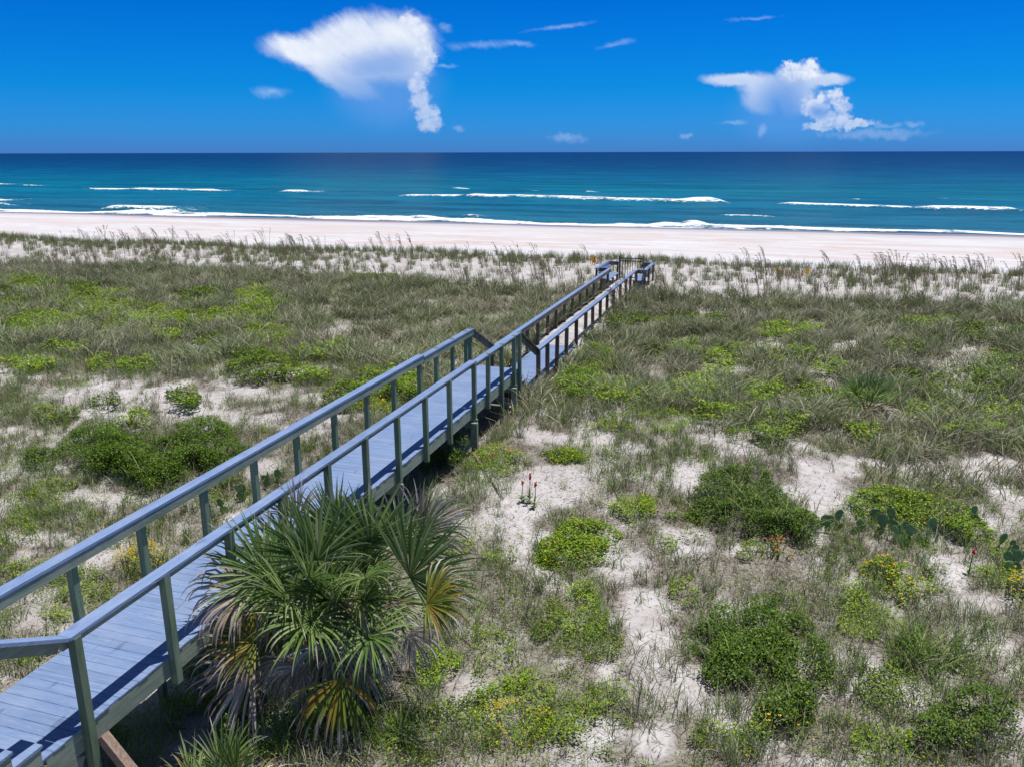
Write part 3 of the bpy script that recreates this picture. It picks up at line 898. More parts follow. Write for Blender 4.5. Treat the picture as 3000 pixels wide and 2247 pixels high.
def pal(n, cols, jit=0.18):
    c = np.array(cols)[R.integers(0, len(cols), n)]
    return np.clip(c * (1 + (R.random((n, 1)) - .5) * 2 * jit) * (1 + (R.random((n, 3)) - .5) * .12), 0, 1)


TH = [(0.38, 0.335, 0.265), (0.26, 0.22, 0.17), (0.52, 0.475, 0.39), (0.10, 0.08, 0.06), (0.12, 0.10, 0.07), (0.34, 0.31, 0.19)]        # dead thatch
GG = [(0.13, 0.19, 0.05), (0.20, 0.25, 0.095), (0.34, 0.35, 0.20), (0.085, 0.125, 0.035), (0.50, 0.47, 0.33), (0.33, 0.28, 0.20), (0.15, 0.22, 0.07), (0.07, 0.10, 0.03), (0.24, 0.29, 0.12)]  # sea-oat grass
BG = [(0.17, 0.29, 0.05), (0.22, 0.35, 0.06), (0.13, 0.22, 0.045), (0.28, 0.38, 0.09)]       # fresh green
LG = [(0.20, 0.33, 0.015), (0.28, 0.41, 0.02), (0.13, 0.24, 0.012), (0.36, 0.43, 0.03), (0.16, 0.27, 0.02)]
DG = [(0.06, 0.125, 0.008), (0.10, 0.185, 0.010), (0.03, 0.065, 0.006), (0.17, 0.26, 0.018)]


def wedge(n, y0, y1):
    """random points on the part of the dunes in view, uniform per square metre"""
    u = R.random(n)
    y = np.sqrt(u * (y1 ** 2 - y0 ** 2) + y0 ** 2)
    lo = -1.09 * y - 3.2; hi = 0.245 * y + 2.6
    return lo + (hi - lo) * R.random(n), y


def wedge_area(y0, y1): return (1.335 * (y1 ** 2 - y0 ** 2) / 2 + 5.8 * (y1 - y0))


def off_walk(x, y):
    up = (x > -7.66) & (x < -6.12) & (y < 20.6)
    lo = (x > -7.95) & (x < -6.36) & (y >= 20.6) & (y < 44.5)
    pf = (x > -8.6) & (x < -5.9) & (y > 40.8) & (y < 44.2)
    return ~(up | lo | pf)


def veg_obj(v, name, mat, label=None, cat=None, kind='stuff', group=None):
    o = link_mesh(name, v.mesh(name, mat)); tag(o, label, cat, group, kind); return o


def bend(n, base=0.6):                     # the on-shore wind leans most blades the same way, loosely
    return math.pi * (0.15 + 0.0) + R.normal(0, 1.25, n)


def clump(x, y, s, ox): return fbm(x, y, s, 3, ox)


GREENP = [Ell(*a) for a in [
    (190, 650, 110, 26), (60, 615, 70, 16), (290, 690, 120, 34), (440, 650, 60, 22), (560, 655, 60, 30), (120, 700, 110, 18), (420, 700, 60, 22), (575, 735, 70, 22),
    (800, 605, 60, 9), (180, 630, 40, 16), (570, 790, 90, 26), (650, 820, 60, 14), (480, 755, 60, 14), (690, 770, 60, 16), (30, 660, 40, 22), (335, 735, 60, 12), (150, 760, 60, 8), (60, 800, 70, 14), (270, 800, 90, 12),
    (1320, 845, 56, 22), (1235, 835, 40, 26), (1385, 915, 110, 30), (1505, 850, 60, 34), (1560, 790, 46, 34), (1685, 925, 60, 26), (1950, 765, 50, 20), (2010, 705, 60, 10), (2075, 845, 100, 42),
    (2165, 800, 70, 40), (2000, 900, 70, 22), (1645, 850, 50, 26), (1700, 780, 60, 18), (1790, 800, 40, 16), (1480, 760, 40, 18), (1610, 760, 50, 12), (1960, 835, 60, 22), (2150, 900, 60, 24), (1340, 700, 60, 14), (1420, 860, 40, 16),
    (60, 1100, 66, 34), (30, 1160, 50, 30), (110, 1060, 60, 20), (230, 1090, 70, 10), (180, 1290, 70, 30), (60, 1240, 70, 22), (60, 1420, 60, 34), (150, 1250, 90, 20), (390, 885, 42, 22), (290, 925, 50, 14), (230, 880, 50, 14),
    (400, 860, 40, 22), (120, 905, 60, 12), (800, 845, 60, 30), (870, 840, 50, 30), (740, 870, 50, 22), (480, 1090, 60, 16), (120, 1330, 40, 20),
    (1230, 985, 58, 14), (1370, 1100, 55, 34), (1450, 1120, 30, 12), (1500, 1160, 45, 20), (1320, 985, 30, 14), (1060, 990, 60, 26), (1480, 1290, 40, 26), (1000, 1180, 40, 30), (1070, 1200, 50, 26),
    (1640, 1200, 60, 18), (1250, 1330, 60, 60), (1290, 1400, 60, 40), (1180, 1340, 50, 40), (1080, 1480, 70, 60), (950, 1440, 60, 60), (1010, 1560, 80, 60), (1200, 1570, 90, 60), (1330, 1520, 60, 50), (1060, 1400, 50, 40), (1150, 1480, 60, 40),
    (1860, 1340, 60, 60), (1840, 1300, 40, 40), (1930, 1500, 80, 60), (1700, 1560, 80, 60), (1570, 1600, 70, 40), (1900, 1610, 60, 40), (2160, 1250, 50, 30), (2000, 1240, 30, 16), (2180, 1200, 40, 30), (1570, 1180, 30, 12), (1440, 1180, 30, 16), (660, 1540, 120, 80), (480, 1480, 90, 60), (400, 1530, 70, 50), (300, 1600, 120, 70), (1480, 700, 90, 14), (1700, 720, 90, 14), (2120, 730, 90, 16), (1850, 870, 80, 20), (1750, 860, 60, 20), (1350, 870, 60, 16), (1560, 900, 60, 16), (2100, 940, 80, 14), (520, 690, 90, 16), (60, 720, 80, 14),
    (560, 1600, 120, 50), (820, 1550, 90, 60), (2020, 1045, 60, 16), (2060, 1070, 50, 18), (1860, 945, 40, 16), (1590, 940, 30, 8), (940, 1330, 40, 40), (1930, 1350, 40, 30)]]


def greenness(x, y):
    g = np.zeros(np.shape(x))
    for e in GREENP: g = np.maximum(g, sstep(1.2 - e.q(x, y), 0, .5))
    return g


PALM2 = gp(2535, 1222)


def build_grass():
    # 1 dead thatch between the plants, near the viewer
    n = int(wedge_area(4.6, 23) * 560); x, y = wedge(n, 4.6, 23)
    k = R.random(n) < litter(x, y) * .88 + .10
    k &= R.random(n) < 0.35 + 1.1 * sstep(clump(x, y, .55, 13.), .32, .62)
    k &= off_walk(x, y) | (y < 20)
    x, y = x[k], y[k]; n = len(x)
    P = np.stack([x, y, ground(x, y) - .01], 1)
    v = Veg(); h = .05 + .17 * R.random(n) ** 1.5; a = clump(x, y, .6, 2.) * 14 + R.normal(0, .7, n)
    v.add(blades(P, h, h * (.7 + 1.3 * R.random(n)), a, .007 + .006 * R.random(n), pal(n, TH, .3)))
    veg_obj(v, 'dry_thatch', M_BLADE, 'grey dead grass thatch lying between the near dune plants', 'dry grass')
    # 2 wispy upright grass of the near swale
    n = 12000; x, y = wedge(n, 4.6, 24)
    k = (R.random(n) < (1 - bare(x, y) * .9) * sstep(clump(x, y, 2.2, 8.), .3, .6) + .06) & off_walk(x, y); x, y = x[k], y[k]
    v = Veg(); m = 16; n = len(x)
    X = np.repeat(x, m) + R.normal(0, .05, n * m); Y = np.repeat(y, m) + R.normal(0, .05, n * m)
    hh = np.repeat(.16 + .34 * R.random(n), m) * (.6 + .6 * R.random(n * m))
    gr = np.repeat(R.random(n), m)[:, None]
    c = pal(n * m, GG) * (gr > .45) + pal(n * m, TH) * (gr <= .2) + pal(n * m, BG) * .85 * ((gr > .2) & (gr <= .45))
    v.add(blades(np.stack([X, Y, ground(X, Y) - .01], 1), hh, hh * (.15 + .75 * R.random(n * m)), R.random(n * m) * 6.28, .006 + .006 * R.random(n * m), c, tipcol=c * 1.1 + .05))
    veg_obj(v, 'dune_grass', M_BLADE, 'wispy green and straw tufts of grass scattered over the near sand', 'grass')
    v = Veg()
    for e in [Ell(*a) for a in [(1000, 1300, 60, 80), (960, 1400, 80, 70), (1050, 1240, 60, 60), (900, 1560, 110, 50), (1120, 1400, 60, 60), (620, 1540, 130, 60), (1000, 1600, 140, 40), (760, 1450, 100, 60),
                                (430, 1560, 110, 70), (560, 1480, 110, 60), (420, 1450, 80, 50), (480, 1380, 60, 50), (330, 1570, 130, 80), (240, 1640, 120, 60), (1260, 1400, 70, 60), (1180, 1560, 90, 50), (60, 1150, 60, 40), (130, 1270, 60, 30), (1860, 1360, 60, 40), (1380, 1560, 50, 40), (2120, 1400, 60, 60),
                                (950, 1130, 60, 40), (900, 1070, 60, 30), (1040, 1040, 60, 30), (60, 880, 60, 26), (150, 1130, 90, 30), (1560, 1540, 60, 40), (1780, 1430, 50, 40), (700, 1600, 200, 40)]]:
        p, r = e.sample(int(e.area * 420), .8)
        k = R.random(len(p)) < sstep(clump(p[:, 0], p[:, 1], .45, 19.), .25, .5); p = p[k]; n = len(p)
        if not n: continue
        h = .16 + .38 * R.random(n)
        c = pal(n, BG + GG[:3], .25)
        v.add(blades(np.column_stack([p, ground(p[:, 0], p[:, 1]) - .02]), h, h * (.2 + .8 * R.random(n)), R.random(n) * 6.28, .006 + .005 * R.random(n), c, tipcol=np.clip(c * 1.3 + .03, 0, 1)))
    veg_obj(v, 'dune_grass', M_BLADE, 'lush green long grass around the foot of the big palm and near weeds', 'grass')
    # 3 the dense grey-green field in the middle distance
    y0, y1 = 16.0, 43
    n = int(wedge_area(y0, y1) * 340); x, y = wedge(n, y0, y1)
    edge = 40.2 + (fbm(x, y, 5, 3, 21.) - .5) * 6
    near = 18.6 + (fbm(x, y, 4, 3, 31.) - .5) * 6 + 2.2 * (x < -9)
    dn = (1 - sstep(y, edge - 1.5, edge + 1.2)) * sstep(y, near - 1.5, near + 2)
    gm = greenness(x, y)
    dn = dn * (1 - bare(x, y) * np.where(y > 24, .6, .85)) * (1 - .8 * gm)
    dn = dn * (1 - np.exp(-((x - PALM2[0]) ** 2 + (y - PALM2[1] + .2) ** 2) / .9))
    dn = dn * (.30 + 1.0 * sstep(clump(x, y, .9, 14.), .33, .62))
    k = (R.random(n) < dn) & off_walk(x, y); x, y = x[k], y[k]; n = len(x)
    P = np.stack([x, y, ground(x, y) - .02], 1)
    tone = fbm(x, y, 3.5, 3, 40.)[:, None]; h = (.20 + .42 * R.random(n)) * (.45 + 1.2 * sstep(clump(x, y, .9, 14.), .3, .7))
    c = pal(n, GG, .2); c = c * (.60 + .70 * tone) * (1 - .18 * sstep(y, 27, 36))[:, None]; dry = sstep(fbm(x, y, 2.0, 3, 44.), .5, .7)[:, None]
    c = c * (1 - .6 * dry) + pal(n, TH) * .95 * .6 * dry
    a = clump(x, y, 1.2, 3.) * 12 + R.normal(0, 1.5, n)
    lite = (R.random(n) < .18)[:, None]; c = np.where(lite, pal(n, [(.55, .52, .38), (.46, .44, .30), (.40, .44, .24)]), c)
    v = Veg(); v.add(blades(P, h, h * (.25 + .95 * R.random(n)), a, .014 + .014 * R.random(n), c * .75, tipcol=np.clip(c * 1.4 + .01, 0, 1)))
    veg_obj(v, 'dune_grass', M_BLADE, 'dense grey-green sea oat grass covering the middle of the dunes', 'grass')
    # 4 separate tufts on the white sand behind the beach
    n = 5200; x, y = wedge(n, 38.5, 56.5)
    crest = sstep(y, 50, 52.5) * (1 - sstep(y, 54.6 + (fbm(x, y, 6, 2, 3.) - .5) * 2.4, 55.6 + (fbm(x, y, 6, 2, 3.) - .5) * 2.4))
    leftc = sstep(-x, 4, 22)
    dn = (1 - sstep(y, 54.8, 56.2)) * (.15 + .42 * sstep(clump(x, y, 2.4, 7.), .42, .6) + crest * (.35 + .4 * leftc)) + .5 * (1 - sstep(y, 39.5, 43))
    k = (R.random(n) < dn) & off_walk(x, y); x, y = x[k], y[k]; n = len(x); m = 26
    X = np.repeat(x, m) + R.normal(0, .10, n * m); Y = np.repeat(y, m) + R.normal(0, .10, n * m)
    hh = np.repeat(.34 + .42 * R.random(n), m) * (.5 + .6 * R.random(n * m))
    c = pal(n * m, GG + [(0.19, 0.25, 0.07)] * 4, .2) * 1.0
    v = Veg(); v.add(blades(np.stack([X, Y, ground(X, Y) - .02], 1), hh, hh * (.1 + .5 * R.random(n * m)), R.random(n * m) * 6.28, .012 + .009 * R.random(n * m), c))
    veg_obj(v, 'dune_grass', M_BLADE, 'separate grass tufts dotting the white sand behind the beach', 'grass')
    # 5 leafy vines
    for far in (0, 1):
        v = Veg()
        for e in GREENP:
            d = math.hypot(*e.p)
            if (d > 20) != bool(far): continue
            dens = 2600 if d < 14 else (1800 if d < 20 else 1150)
            n = min(int(e.area * dens), 16000)
            p, r = e.sample(n, .6)
            k = (off_walk(p[:, 0], p[:, 1]) | (p[:, 1] < 12)) & (R.random(len(p)) < .18 + 1.25 * sstep(clump(p[:, 0], p[:, 1], .45, 6.), .38, .62)); p = p[k]
            n = len(p)
            if not n: continue
            hz = (.03 + .26 * clump(p[:, 0], p[:, 1], .5, 9.) * R.random(n) ** .6) * (1.0 if d < 20 else 2.0)
            P = np.column_stack([p, ground(p[:, 0], p[:, 1]) + hz])
            tone = R.uniform(.72, 1.1)
            v.add(leaves(P, (.034 + .024 * R.random(n)) * (1 if d < 20 else 1.9), pal(n, LG if tone > .84 else LG + DG) * tone, .8, .5))
            m = n // 14
            v.add(blades(P[:m] - [0, 0, .08], .12 + .1 * R.random(m), .04 + .08 * R.random(m), R.random(m) * 6.28, np.full(m, .006), pal(m, BG)))
        veg_obj(v, 'ground_cover', M_LEAF, ('low bright green vines and weeds scattered over the near sand', 'bright green patches of low leaves within the far dune grass')[far], 'ground cover')
    # small weeds everywhere in the near zone
    n = 6500; x, y = wedge(n, 4.6, 24)
    k = (R.random(n) < (1 - bare(x, y) * .93) * .85) & off_walk(x, y) & (fbm(x, y, 1.7, 3, 77.) > .42); x, y = x[k], y[k]; n = len(x); m = 46
    sp = np.repeat(.05 + .13 * R.random(n), m)
    X = np.repeat(x, m) + R.normal(0, 1, n * m) * sp; Y = np.repeat(y, m) + R.normal(0, 1, n * m) * sp
    P = np.stack([X, Y, ground(X, Y) + .02 + R.random(n * m) * sp * 1.5], 1)
    t = np.repeat(R.random(n), m)[:, None]
    v = Veg(); v.add(leaves(P, .024 + .024 * R.random(n * m), pal(n * m, LG) * (.55 + .45 * t), .9, .42))
    m2 = 5; X = np.repeat(x, m2) + R.normal(0, .05, n * m2); Y = np.repeat(y, m2) + R.normal(0, .05, n * m2)
    v.add(blades(np.stack([X, Y, ground(X, Y)], 1), .1 + .2 * R.random(n * m2), .12 * R.random(n * m2), R.random(n * m2) * 6.28, np.full(n * m2, .006), pal(n * m2, BG)))
    veg_obj(v, 'ground_cover', M_LEAF, 'small green seedlings and weeds dotted between the near plants', 'ground cover')


build_grass()

# ------------------------------------------------------------------ shrubs


def shrub(name, ells, H, label, cat, dens=1500, cols=DG, size=.036, grass=0, flowers=None, lumps=.6, fl_col=None, top_only=False):
    """mound of leaves over stems; each ellipse is a lobe"""
    c0 = ells[0].p; root = empty(name, (c0[0], c0[1], gz(*c0)))
    tag(root, label, cat)
    off = np.array(root.location)
    v = Veg(); st = MB(); tops = []
    for e in ells:
        n = min(int(e.area * dens * 4.4), 50000)
        p, r = e.sample(n, .7, .5)
        lump = fbm(p[:, 0], p[:, 1], .6, 3, 3.3) * 1.5 - .25
        hh = H * .85 * np.clip(1.02 - np.minimum(r, 1.01) ** 2.6, .05, 1) ** .7 * (.55 + .75 * lump)
        u = 1 - R.random(len(p)) ** 1.7 * .75
        P = np.column_stack([p, ground(p[:, 0], p[:, 1]) + .02 + hh * u])
        P[:, :2] += R.normal(0, .03, (len(P), 2))
        k = R.random(len(P)) < (.15 + 1.25 * sstep(fbm(P[:, 0] * 1.0, P[:, 1] + P[:, 2], .28, 3, 8.), .33, .6)) * (1.3 - .75 * r)
        P = P[k]; u = u[k]
        if not len(P): continue
        c = pal(len(P), cols, .25)
        v.add(leaves(P, size * 1.12 * (.7 + .6 * R.random(len(P))), c, .85, .55))
        tops.append(P[u > .85])
        for i in range(int(8 + e.area * 10)):
            q = p[R.integers(len(p))]; a = q * .55 + e.p * .45
            z = gz(*a)
            if i > 14: break
            st = MB(); st.tube([(a[0], a[1], z - .03), ((a[0] + q[0]) / 2, (a[1] + q[1]) / 2, z + H * .4), (q[0], q[1], gz(*q) + H * R.uniform(.4, .8))], [.012, .008, .004], 4, (.16, .12, .09)); st.build('stem', M_PLAIN, root)
    fo = link_mesh('foliage', v.mesh('foliage', M_LEAF, off), root)
    T = np.concatenate(tops)
    if grass:
        n = grass; P = T[R.integers(0, len(T), n)].copy(); P[:, 2] -= .25
        g = Veg(); g.add(blades(P, .45 + .35 * R.random(n), .15 + .45 * R.random(n), R.random(n) * 6.28, .010 + .008 * R.random(n), pal(n, BG + [(.42, .44, .20), (.45, .38, .22)]) * 1.15))
        link_mesh('grass_blades', g.mesh('grass_blades', M_BLADE, off), root)['kind'] = 'stuff'
    if flowers:
        n = flowers; P = T[R.integers(0, len(T), n)].copy(); P[:, 2] += .03
        g = Veg(); fc = np.array(fl_col or [(0.75, 0.52, 0.01), (0.85, 0.62, 0.02), (0.7, 0.38, 0.01)])
        if n <= 100:                # countable blooms: one part each, six petals round a dark eye
            for q in P:
                g = Veg(); a = np.arange(6) * 1.047 + R.random(); fr = R.uniform(.012, .021)
                PP = q + np.stack([np.cos(a) * fr * .6, np.sin(a) * fr * .6, a * 0 + .004], 1)
                g.add(leaves(PP, np.full(6, fr * 1.3), fc[R.integers(0, len(fc), 6)], .25, .8))
                g.add(leaves(q[None] + [[0, 0, .012]], np.array([fr * .5]), np.array([[.14, .06, .01]]), .1, .9))
                link_mesh('flower', g.mesh('flower', M_PLAIN, off), root)
        else:
            m = 3; g = Veg(); PP = np.repeat(P, m, axis=0) + R.normal(0, .010, (n * m, 3)) * [1, 1, .5]
            g.add(leaves(PP, .014 + .008 * R.random(n * m), fc[R.integers(0, len(fc), n * m)], .6, .8))
            o = link_mesh('blossom', g.mesh('blossom', M_PLAIN, off), root); o['kind'] = 'stuff'
    return root


SG = 'dark green shrubs on the near dunes'
shrub('shrub', [Ell(215, 990, 92, 66), Ell(325, 1010, 105, 66), Ell(440, 975, 88, 62), Ell(270, 1010, 80, 56), Ell(385, 1000, 70, 60)], .6, 'large two-humped dark green shrub left of the boardwalk handrail', 'shrub', 1500, grass=50, cols=DG + [(.14, .25, .012)])
shrub('shrub', [Ell(90, 1000, 46, 24)], .34, 'small dark shrub at the left of the two-humped shrub', 'shrub', 1500)
shrub('shrub', [Ell(1590, 1080, 120, 62), Ell(1710, 1150, 66, 46), Ell(1620, 1130, 110, 46)], .48, 'dark green shrub with long grass blades growing out of it, right of the red flowers', 'shrub', 1500, grass=260)
shrub('shrub', [Ell(1640, 1370, 145, 88), Ell(1720, 1460, 100, 80), Ell(1610, 1450, 110, 70), Ell(1700, 1550, 90, 60)], .42, 'biggest dark green mat shrub below the grassy shrub', 'shrub', 1600, grass=90)
shrub('shrub', [Ell(2120, 1570, 105, 80), Ell(2020, 1600, 60, 50)], .5, 'dark green shrub cut by the bottom right corner of the view', 'shrub', 1500)
shrub('shrub', [Ell(2030, 1440, 80, 46), Ell(1960, 1420, 50, 36)], .4, 'loose twiggy shrub with grey grass over it, above the corner shrub', 'shrub', 700, grass=250)
shrub('shrub', [Ell(1690, 1560, 90, 60), Ell(1640, 1600, 50, 40)], .3, 'lighter green weedy mat touching the bottom of the biggest mat shrub', 'shrub', 900, cols=LG + DG, size=.03, flowers=20)
shrub('shrub', [Ell(965, 985, 52, 50), Ell(925, 1020, 36, 30)], .95, 'bush growing up against the boardwalk joist between two green posts', 'shrub', 1900)
shrub('shrub', [Ell(1290, 790, 56, 32), Ell(1250, 830, 60, 32), Ell(1240, 865, 36, 14)], .55, 'bright green shrubs crowding the foot of the stair post', 'shrub', 900, cols=DG + LG, size=.045)
shrub('shrub', [Ell(860, 865, 52, 18)], .75, 'low shrub beneath the left side of the boardwalk', 'shrub', 900, cols=DG + LG)
shrub('shrub', [Ell(735, 755, 46, 20)], .4, 'round green shrub in the grass left of the upper railing', 'shrub', 900, cols=LG + DG, size=.05)
shrub('shrub', [Ell(1420, 760, 46, 18)], .45, 'dark shrub within grey grass right of the lower railing', 'shrub', 700, cols=DG, size=.05)
shrub('shrub', [Ell(460, 1010, 60, 30), Ell(480, 1060, 44, 26)], .4, 'leafy shrub behind the left railing next to the cactus', 'shrub', 1300)
YC = 'beach sunflower mats'
shrub('beach_sunflower', [Ell(1265, 1175, 85, 50), Ell(1205, 1200, 50, 34)], .26, 'round bright green mat with a few yellow flowers on open sand', 'beach sunflower', 1500, cols=LG, size=.042, flowers=9)
shrub('beach_sunflower', [Ell(1920, 1090, 100, 36), Ell(2010, 1120, 110, 42), Ell(2080, 1150, 60, 34)], .3, 'long mat of yellow-flowered leaves behind the cactus row', 'beach sunflower', 1300, cols=LG + DG, size=.04, flowers=28)
shrub('beach_sunflower', [Ell(1940, 1270, 80, 44), Ell(1900, 1240, 50, 26)], .26, 'mat dotted with small orange-yellow flowers below the cactus row', 'beach sunflower', 900, cols=LG, size=.036, flowers=55)
shrub('beach_sunflower', [Ell(1370, 1105, 55, 36)], .28, 'small bright mat above the round flowered one', 'beach sunflower', 1100, cols=LG, size=.036, flowers=10)
shrub('beach_sunflower', [Ell(1230, 985, 60, 15)], .15, 'flat vivid green mat near the boardwalk post', 'beach sunflower', 1300, cols=LG, size=.04, flowers=4)
shrub('goldenrod_bush', [Ell(320, 1225, 48, 44), Ell(275, 1230, 30, 22)], .5, 'bush covered with tiny yellow blooms behind the left railing', 'flowering bush', 1000, cols=[(.22, .3, .06), (.3, .33, .07)], size=.022, flowers=340)
shrub('goldenrod_bush', [Ell(800, 890, 60, 22)], .3, 'yellowish bush seen between the middle railing posts', 'flowering bush', 700, cols=LG, size=.03, flowers=60)
shrub('goldenrod_bush', [Ell(2195, 1290, 36, 30)], .4, 'yellow-flowered bush at the right edge of the view', 'flowering bush', 700, cols=LG, size=.026, flowers=36)
shrub('weed_patch', [Ell(1090, 1580, 120, 50)], .3, 'weeds sprinkled with tiny yellow flowers at the bottom of the view', 'weeds', 500, cols=LG, size=.024, flowers=120)
shrub('weed_patch', [Ell(1680, 1200, 46, 26)], .26, 'weeds with orange-red daisies below the grassy shrub', 'weeds', 500, cols=BG, size=.026, flowers=26, fl_col=[(.7, .13, .02), (.75, .2, .03)])
shrub('weed_patch', [Ell(1075, 985, 60, 26), Ell(1120, 1000, 40, 16)], .28, 'weeds with orange daisies beside the boardwalk bush', 'weeds', 700, cols=LG, size=.026, flowers=40, fl_col=[(.75, .25, .05), (.8, .33, .1)])

# ------------------------------------------------------------------ palms


def frond(parent, crown, hub, aim, R0, state, width=1.0, droop=.3, nrm_hint=None, spread=2.3, nseg=38, lift=.0):
    """a fan leaf. aim: direction of its middle segment; state 0 fresh, 1 yellowing, 2 dead"""
    off = np.array(parent.location, float)
    crown = np.array(crown, float); hub = np.array(hub, float)
    ax = np.array(aim, float); ax /= np.linalg.norm(ax)
    nh = np.array(nrm_hint if nrm_hint is not None else (0, 0, 1), float)
    side = np.cross(ax, nh); side /= max(np.linalg.norm(side), 1e-6)
    nr = np.cross(side, ax)
    us = np.array([0.0, .14, .32, .5, .66, .8, .91, 1.0])
    V = []; Q = []; C = []
    fresh = [(.17, .275, .07), (.24, .355, .10), (.12, .21, .055), (.38, .45, .21)]
    yel = [(.30, .30, .04), (.22, .28, .04), (.38, .24, .04), (.14, .2, .04)]
    dead = [(.50, .42, .36), (.60, .53, .47), (.32, .24, .19), (.70, .64, .58)]
    n0 = 0
    for i in range(nseg):
        th = (i / (nseg - 1) - .5) * 2 * spread + random.uniform(-.07, .07)
        ln = R0 * (.72 + .28 * math.cos(th * .6)) * random.uniform(.78, 1.08)
        cup = .22 + random.uniform(-.14, .14) + (.12 if i % 2 else -.03)
        d = ax * math.cos(th) + side * math.sin(th) + nr * cup; d /= np.linalg.norm(d)
        dr = droop * random.uniform(.6, 1.5) * (1 + .5 * abs(th) / spread)
        if random.random() < .10 + .1 * state: dr *= 2.2
        base = random.choice(fresh if state == 0 else (yel if state == 1 else dead))
        tipc = np.array(random.choice(dead)) * random.uniform(.8, 1.25)
        tan0 = {0: random.uniform(.70, 1.10), 1: random.uniform(.45, .85), 2: 0.0}[state]
        p = hub.copy(); dirn = d.copy(); last = 0
        tw = random.uniform(-.5, .5)
        wmax = .037 * width * (R0 / .95)
        for k, u in enumerate(us):
            stp = (u - last) * ln; last = u
            p = p + dirn * stp
            dirn = dirn + np.array((0, 0, -1)) * dr * (u ** 1.5) * .55 * (.3 if u < .35 else 1.0); dirn /= np.linalg.norm(dirn)
            w = min(u * ln * 2 * spread / (nseg - 1) * 1.12 + .004, wmax) * (1 - max(0, (u - .45) / .55) ** 1.4 * .93)
            sd = np.cross(dirn, nr); sd /= max(np.linalg.norm(sd), 1e-6)
            a = tw * u * u * 1.6; up = np.cross(sd, dirn); sd = sd * math.cos(a) + up * math.sin(a)
            f = np.cross(sd, dirn) * w * .33
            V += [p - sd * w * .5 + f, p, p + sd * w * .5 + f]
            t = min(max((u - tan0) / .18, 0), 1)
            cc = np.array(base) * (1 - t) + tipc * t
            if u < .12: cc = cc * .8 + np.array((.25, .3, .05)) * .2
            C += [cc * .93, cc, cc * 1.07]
            if k:
                b = n0 + (k - 1) * 3
                Q += [(b, b + 1, b + 4, b + 3), (b + 1, b + 2, b + 5, b + 4)]
        n0 += len(us) * 3
    # petiole
    mid = (crown + hub) / 2 + np.array((0, 0, .10 + lift)); T = []
    ring = []
    pc = np.array((.16, .24, .06)) if state == 0 else (np.array((.3, .28, .08)) if state == 1 else np.array((.3, .22, .16)))
    for k, u in enumerate((0, .25, .5, .75, 1.0)):
        p = crown * (1 - u) ** 2 + 2 * mid * u * (1 - u) + hub * u * u
        t = (hub - crown); t /= np.linalg.norm(t); s1 = np.cross(t, (0, 0, 1.0)); s1 /= max(np.linalg.norm(s1), 1e-6); s2 = np.cross(s1, t)
        r = .020 - .010 * u
        for j in range(4): V.append(p + (s1 * math.cos(j * math.pi / 2) + s2 * math.sin(j * math.pi / 2)) * r); C.append(pc)
        if k:
            b = n0 + (k - 1) * 4
            for j in range(4): Q.append((b + j, b + (j + 1) % 4, b + 4 + (j + 1) % 4, b + 4 + j))
    V = np.array(V) - off
    o = link_mesh('frond', np_mesh('frond', V, np.array(Q), None, np.array(C), M_PALM), parent)
    return o


CR, SR = math.cos(YAW), math.sin(YAW)


def scr(r, u, f):                 # directions: right, up, away, as one stands at the house looking out to sea
    return np.array((r * CR - f * SR, r * SR + f * CR, u))


def at_px(px, py, dist):          # point on a line of sight at a forward distance
    d = ray(px, py); f = -d[0] * SR + d[1] * CR
    return np.array((0, 0, CAMZ)) + d * dist / f


